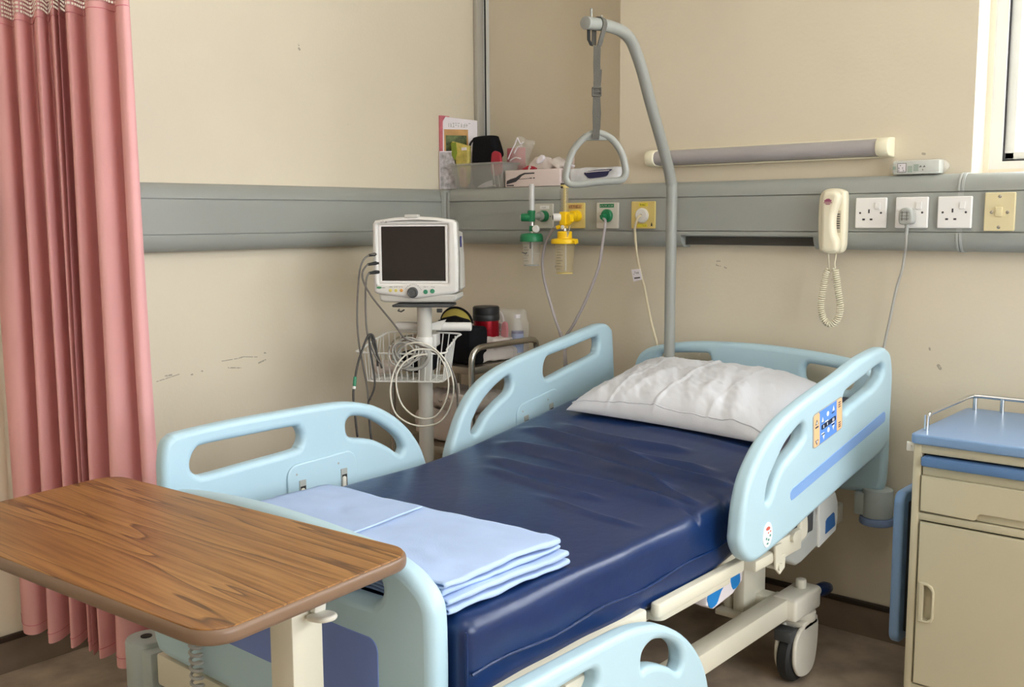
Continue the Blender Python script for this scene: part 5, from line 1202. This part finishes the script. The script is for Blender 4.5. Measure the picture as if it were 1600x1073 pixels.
M2 = Matrix.Translation((.004, -.028, 1.3)) @ Matrix.Rotation(math.radians(28), 4, 'Z'); mq2 = lambda u, v, w: M2 @ Vector((u, w, v))
b = B(); b.panel([(.002,.0),(.062,.0),(.058,.138),(.0,.140)], [], -.004, .003, .001, mq2, 1); nw = obj('folded_newsprint', b, 'print_grey', t)
b = B(); b.box((.000, -.006, .137), (.060, -.004, .1405), 0, M2); b.box((.0, -.006, .0), (.002, -.004, .139), 0, M2); obj('clear_edge', b, 'paper_white', t)
t = thing('storage_bin', 'clear plastic tub of odds and ends on the ledge', 'tub', (.19, .03, 1.299))
b = B(); by0, by1 = -.032, .058; bx0, bx1 = .064, .315; zt = 1.387
def bin_ring(z, g): f = (z-1.3)/(zt-1.3); d = .018*(1-f); return [(bx0+d+g, by0+d*.4+g, z), (bx1-d*.3-g, by0+d*.4+g, z), (bx1-d*.3-g, by1-d*.6-g, z), (bx0+d+g, by1-d*.6-g, z)]
for g in (0, .002):
    r0, r1 = bin_ring(1.3, g), bin_ring(zt, g); b._new(r0+r1, [(k, (k+1) % 4, 4+(k+1) % 4, 4+k) for k in range(4)]+[(0, 1, 2, 3)])
obj('tub', b, 'clear_bin', t)
b = B(); r = bin_ring(zt, -.003); b.tube(r, .0042, 8, closed=True); obj('rim', b, 'clear_bin', t)
b = B(); b.rbox((.034, .03, .076), .012, (4, 4, 6), lambda p: Vector((.103+p.x, .0+p.y, 1.342+p.z))); tag(obj('bottle', b, 'skin_tone_foam', None, 80), 'peach coloured bottle inside the left of the clear tub', 'bottle')
b = B(); b.panel(sm([(.182,1.304),(.20,1.314),(.235,1.325),(.262,1.327),(.262,1.308),(.22,1.303)], 4), [], 0, .012, .004, XZ(-.018), 2); b.mi = 1; b.cyl((.266, -.011, 1.310), (.262, -.011, 1.332), .010, 12, bev=.002); tag(obj('tube_of_cream', b, ['paper_white', 'dark_grey_plastic']), 'white tube with a dark cap lying in the clear tub', 'tube')
tt = tag(obj('snack_packet', B().panel(sm([(.085,1.32),(.062,1.40),(.042,1.470),(.055,1.474),(.118,1.458),(.128,1.452),(.128,1.40),(.122,1.32)], 3), [], 0, .022, .009, XZ(-.008), 3), 'pack_yellow'), 'green and yellow snack packet standing in the clear tub', 'packet')
b = B(); b.panel([(.048,1.425),(.044,1.470),(.07,1.472),(.075,1.43),(.062,1.405)], [], 0, .003, .001, XZ(-.0105), 1); obj('green_corner', b, 'pack_green', tt); b = B(); b.panel([(.098,1.440),(.123,1.440),(.123,1.451),(.098,1.451)], [], 0, .003, .0008, XZ(-.0105), 1); obj('white_flash', b, 'paper_white', tt)
b = B(); b.panel(sm([(.140,1.306),(.128,1.36),(.128,1.42),(.132,1.47),(.140,1.488),(.222,1.490),(.236,1.478),(.248,1.45),(.256,1.42),(.244,1.40),(.240,1.35),(.232,1.306)], 5), [], 0, .05, .016, XZ(.006), 4); bb_ = obj('black_bag', b, 'bag_black', None, 80); tag(bb_, 'black drawstring bag standing in the clear tub', 'bag')
b = B(); b.tube(catmull([(.140, .018, 1.482), (.128, .012, 1.470), (.120, .012, 1.458)], 4, False), .004, 8); obj('drawstring', b, 'strap_black', bb_)
b = B(); b.panel(sm([(.246,1.35),(.244,1.412),(.252,1.428),(.268,1.430),(.288,1.415),(.290,1.35)], 5), [], 0, .012, .005, XZ(-.012), 3); tag(obj('red_purse', b, 'print_red'), 'red rounded purse in front of the black bag in the tub', 'purse')
b = B()
for k in range(3): b.prism([(.268+.012*k, 1.304), (.272+.012*k, 1.304), (.260+.012*k, 1.386), (.256+.012*k, 1.386)], XZ(-.02+.010*k), 0, .003)
tag(obj('leaflets', b, 'box_pale'), 'thin pink leaflets standing at the right end of the tub', 'leaflets')
b = B(); b.box((.245, .076, 1.33), (.325, .088, 1.445), .002); tag(obj('maroon_folder', b, 'print_pink'), 'dusky pink folder behind the clear bag on the ledge', 'folder')
b = B(); b.panel(sm([(.286,1.36),(.292,1.40),(.315,1.435),(.338,1.478),(.350,1.480),(.365,1.470),(.392,1.462),(.388,1.44),(.372,1.41),(.352,1.36)], 4), [], 0, .045, .016, XZ(.02), 4)
for v in b.bm.verts: v.co += Vector((.006*noise.noise(v.co*40), .006*noise.noise(v.co*35+Vector((3, 0, 0))), .006*noise.noise(v.co*45)))
cbag = tag(obj('crinkled_bag', b, 'clear_bag', None, 100), 'crinkled clear plastic bag poking out behind the clear tub', 'bag')
b = B()
for k, pl_ in enumerate(([(.30,1.40),(.318,1.43),(.335,1.455),(.345,1.474)], [(.345,1.475),(.36,1.452),(.372,1.458)], [(.33,1.42),(.345,1.44),(.366,1.445)], [(.31,1.395),(.335,1.405),(.36,1.40)])): b.tube(catmull([(u, .0175, v) for u, v in pl_], 4, False), .0024, 6)
obj('bag_crease', b, 'paper_white', cbag, 100)
t = thing('cutlery_box', 'pale cardboard box with a cutlery picture on the ledge', 'box', (.45, .01, 1.299))
b = B(); b.box((.328, -.030, 1.3), (.572, .055, 1.3585), .002); cb = obj('carton', b, 'box_pale', t)
b = B()
mu_ = lambda x: .334+(x-.305)*1.75
fork = [(.305,1.310),(.306,1.322),(.316,1.328),(.330,1.333),(.340,1.342),(.352,1.348),(.378,1.348),(.378,1.3435),(.354,1.343),(.346,1.338),(.338,1.327),(.330,1.318),(.318,1.314)]
b.prism([(mu_(x), z) for x, z in fork], XZ(-.0302), -.0006, 0); b.prism([(mu_(.338), 1.3255), (mu_(.372), 1.328), (mu_(.372), 1.3295), (mu_(.338), 1.3275)], XZ(-.0302), -.0006, 0); b.prism(ell(mu_(.377), 1.329, .004, .0022, 10), XZ(-.0302), -.0006, 0); b.box((mu_(.366), -.0308, 1.3275), (mu_(.371), -.03, 1.3305)); b.box((.335, -.0308, 1.304), (.368, -.03, 1.308))
part_label(obj('cutlery_print', b, 'ink_dark', cb), 'printed picture of a fork and a spoon')
b = B(); b.panel([(.435,1.358),(.570,1.3585),(.574,1.398),(.520,1.395)], [], -.001, .001, .0003, XZ(.05), 1); obj('carton_flap', b, 'box_pale', t)
b = B(); b.panel(sm([(.385,1.360),(.408,1.374),(.430,1.375),(.455,1.360)], 5), [], 0, .02, .004, XZ(-.005), 2); tag(obj('maroon_cloth', b, 'print_red'), 'dark maroon cloth end showing above the cutlery box', 'cloth')
def bag_blob(name, c, size, seed, m, label, amp=.014):
    b = B(); b.rbox(size, min(size)*.3, (20, 8, 12), lambda p: Vector(c)+Vector((p.x*(1-.5*max(0, p.z)/size[2])+amp*noise.noise(p*32+Vector((seed, 0, 0))), p.y+amp*.6*noise.noise(p*30+Vector((0, seed, 0))), p.z+amp*noise.noise(p*28+Vector((0, 0, seed)))+amp*.5*noise.noise(p*70))))
    return tag(obj(name, b, m, None, 100), label, 'bag')
bag_blob('white_plastic_bag', (.475, .02, 1.378), (.14, .05, .040), 5, 'tissue_white', 'crumpled white plastic bag on top of the cutlery box', .012)
b = B()
def tie(k): a = k*1.1; return Vector((.475+.013*math.cos(a), -.012, 1.392+.010*math.sin(a*1.3)))
b.tube(catmull([tie(k) for k in range(9)], 4, False), .006, 8); tag(obj('bag_knot', b, 'paper_white', None, 100), 'white knotted bag tie on top of the plastic bag', 'tie')
t = thing('foil_packet', 'white foil packet with a navy print lying on the ledge behind the trapeze', 'packet', (.71, .0, 1.299))
b = B(); b.rbox((.205, .055, .056), .012, (18, 6, 6), lambda p: Vector((.711+p.x, .0+p.y+.002*noise.noise(p*40), 1.3290+p.z*(1-.25*(p.x > .1))+.003*noise.noise(p*30)))); fp = obj('packet', b, 'foil_white', t, 80)
b = B(); b.panel(sm([(.676,1.340),(.72,1.347),(.785,1.348),(.775,1.340),(.766,1.327),(.74,1.323),(.70,1.321),(.687,1.326)], 4), [], 0, .004, .001, XZ(-.0325), 1); obj('navy_print', b, 'navy_print', fp)
b = B(); b.tube([(.683, -.0335, 1.3405), (.73, -.0335, 1.343), (.778, -.0335, 1.344)], .0016, 6); obj('white_line', b, 'paper_white', fp)
b = B(); b.box((.577, -.022, 1.30), (.604, .03, 1.355), .002); tag(obj('white_carton', b, 'paper_white'), 'narrow white carton between the cutlery box and the foil packet', 'box')
b = B(); b.tube(catmull([(.572, -.01, 1.366), (.59, .0, 1.361), (.60, -.005, 1.368), (.612, .0, 1.364)], 4, False), .004, 8); tag(obj('paper_twist', b, 'paper_white', None, 100), 'small twisted paper lying on top of the narrow white carton', 'paper')

# ================================================================== LOCKER
LX0, LX1, LY0, LY1 = 1.934, 2.40, -.478, -.085
t = thing('bedside_locker', 'beige bedside locker with a blue top standing right of the bed', 'cabinet', (2.16, -.28, 0))
b = B(); b.box((LX0, LY0, .075), (LX0+.018, LY1, .683), .003); b.box((LX1-.018, LY0, .075), (LX1, LY1, .683), .003); b.box((LX0, LY1-.01, .075), (LX1, LY1, .683), .002)
b.box((LX0+.01, LY0+.001, .662), (LX1-.01, LY1, .682), .002); b.box((LX0+.01, LY0+.001, .508), (LX1-.01, LY1, .525), .002); b.box((LX0+.01, LY0+.001, .075), (LX1-.01, LY1, .118), .002)
body = obj('body', b, 'locker_beige', t)
b = B(); b.box((LX0+.016, LY0+.02, .10), (LX1-.016, LY1-.012, .665)); obj('inner_shell', b, 'locker_gap', t)
b = B(); b.panel(rrect(LX0-.006, LY0-.010, LX1+.006, LY1+.006, .016, 5), [], .683, .706, .005, XY(0), 3); part_label(obj('top', b, 'locker_blue', t), 'blue laminate top')
b = B(); ra = [(LX0+.012, LY0+.045, .705), (LX0+.012, LY0+.045, .727), (LX0+.012, LY0+.055, .738), (LX0+.012, LY0+.07, .742), (LX0+.013, LY1-.05, .742), (LX0+.018, LY1-.028, .742), (LX0+.035, LY1-.02, .742), (LX1-.03, LY1-.02, .742), (LX1-.012, LY1-.03, .742), (LX1-.012, LY0+.07, .742), (LX1-.012, LY0+.05, .735), (LX1-.012, LY0+.045, .705)]
b.tube(ra, .0052, 12)
for (x, y) in ((LX0+.022, LY1-.022), (LX0+.085, LY1-.02), (LX0+.25, LY1-.02), (LX0+.012, LY0+.045)): b.cyl((x, y, .705), (x, y, .742), .0055, 14)
obj('gallery_rail', b, 'chrome', t)
b = B(); b.panel(rrect(LX0+.021, LY0-.012, LX1-.02, LY1-.03, .004, 2), [], .6345, .6565, .004, XY(0), 2); part_label(obj('pull_out_shelf', b, 'tray_blue', t), 'blue pull-out shelf')
dp = [(LX0+.021,.530),(LX0+.136,.528),(LX0+.141,.531),(LX0+.144,.541),(LX0+.150,.545),(LX0+.27,.545),(LX0+.277,.541),(LX0+.28,.531),(LX0+.285,.528),(LX1-.021,.530),(LX1-.021,.612),(LX0+.021,.612)]
b = B(); b.panel(dp, [], -.004, .014, .003, XZ(LY0), 2); b.box((LX0+.021, LY0+.004, .612), (LX1-.021, LY0+.02, .632), .002); dr = obj('drawer', b, 'locker_beige', t)
b = B(); b.box((LX0+.14, LY0+.006, .527), (LX0+.281, LY0+.022, .549), .002); obj('finger_pull', b, 'locker_beige', dr)
hx0, hx1, hz0, hz1 = LX0+.028, LX0+.062, .272, .366
b = B(); b.panel([(LX0+.022,.122),(LX1-.02,.122),(LX1-.02,.504),(LX0+.022,.504)], [rrect(hx0+.006, hz0+.006, hx1-.004, hz1-.006, .008, 4)], -.004, .014, .003, XZ(LY0), 2); dr = obj('door', b, 'locker_beige', t)
b = B(); fr = [(hx0,hz0),(hx1-.014,hz0),(hx1-.004,hz0+.004),(hx1,hz0+.014),(hx1,hz1-.018),(hx1-.005,hz1-.006),(hx1-.016,hz1),(hx0,hz1)]
b.panel(fr, [[(hx0+.010,hz0+.006),(hx1-.014,hz0+.006),(hx1-.005,hz0+.014),(hx1-.005,hz1-.018),(hx1-.016,hz1-.006),(hx0+.010,hz1-.006)]], -.009, .002, .0022, XZ(LY0), 2); b.box((hx0+.004, LY0+.010, hz0+.002), (hx1-.002, LY0+.013, hz1-.002)); obj('recessed_handle', b, 'locker_beige', dr)
b = B(); b.panel(rrect(LY0+.055, .175, LY1-.02, .547, .028, 6), [], 0, .024, .007, YZ(1.874), 3); part_label(obj('side_board', b, 'locker_blue', t), 'blue folding side board')
for y in (LY0+.09, LY1-.06):
    b = B(); b.box((1.896, y, .20), (LX0+.001, y+.03, .52), .002); obj('board_bracket', b, 'black_rubber', t)
b = B(); b.box((LX0-.020, LY0+.012, .660), (LX0+.001, LY0+.018, .682), .002); b.cyl((LX0-.011, LY0+.0115, .672), (LX0-.011, LY0+.010, .672), .003, 10); obj('side_hook', b, 'cream_plastic', t)
for (x, y) in ((LX0+.04, LY0+.04), (LX1-.04, LY0+.04), (LX0+.04, LY1-.04), (LX1-.04, LY1-.04)):
    b = B(); b.lathe([(.01, -.012), (.026, -.012), (.027, 0), (.026, .012), (.01, .012)], (x, y, .0275), (0, 1, 0), 18); b.cyl((x, y, .03), (x, y, .078), .01, 10); obj('caster', b, 'black_rubber', t)

# ================================================================== SMALL THINGS UNDER THE BED
t = thing('blue_wrapper', 'blue and white printed wrapper with brown cloth tucked under the bed deck', 'wrapper', (1.57, -.72, .31))
b = B(); b.mi = 0; b.panel([(-.835,.326),(-.83,.385),(-.66,.39),(-.665,.338),(-.71,.318),(-.80,.308)], [], 0, .04, .006, YZ(1.575), 2)
b.mi = 1; b.panel(sm([(-.82,.318),(-.828,.352),(-.76,.372),(-.735,.366),(-.77,.342),(-.79,.318)], 3), [], 0, .003, .001, YZ(1.6135), 1); b.panel(sm([(-.712,.330),(-.725,.364),(-.69,.372),(-.68,.340)], 3), [], 0, .003, .001, YZ(1.6135), 1)
obj('wrapper', b, ['paper_white', 'bright_blue'], t)
b = B(); b.rbox((.04, .15, .024), .011, (4, 12, 4), lambda p: Vector((1.575+p.x, -.585+p.y, .372+p.z+.16*p.y+.005*noise.noise(p*35)))); obj('cloth', b, 'brown_cloth', t, 100)
b = B(); b.rbox((.03, .05, .035), .011, (4, 4, 4), lambda p: Vector((1.57+p.x, -.635+p.y, .343+p.z))); obj('peach_foam', b, 'skin_tone_foam', t, 100)
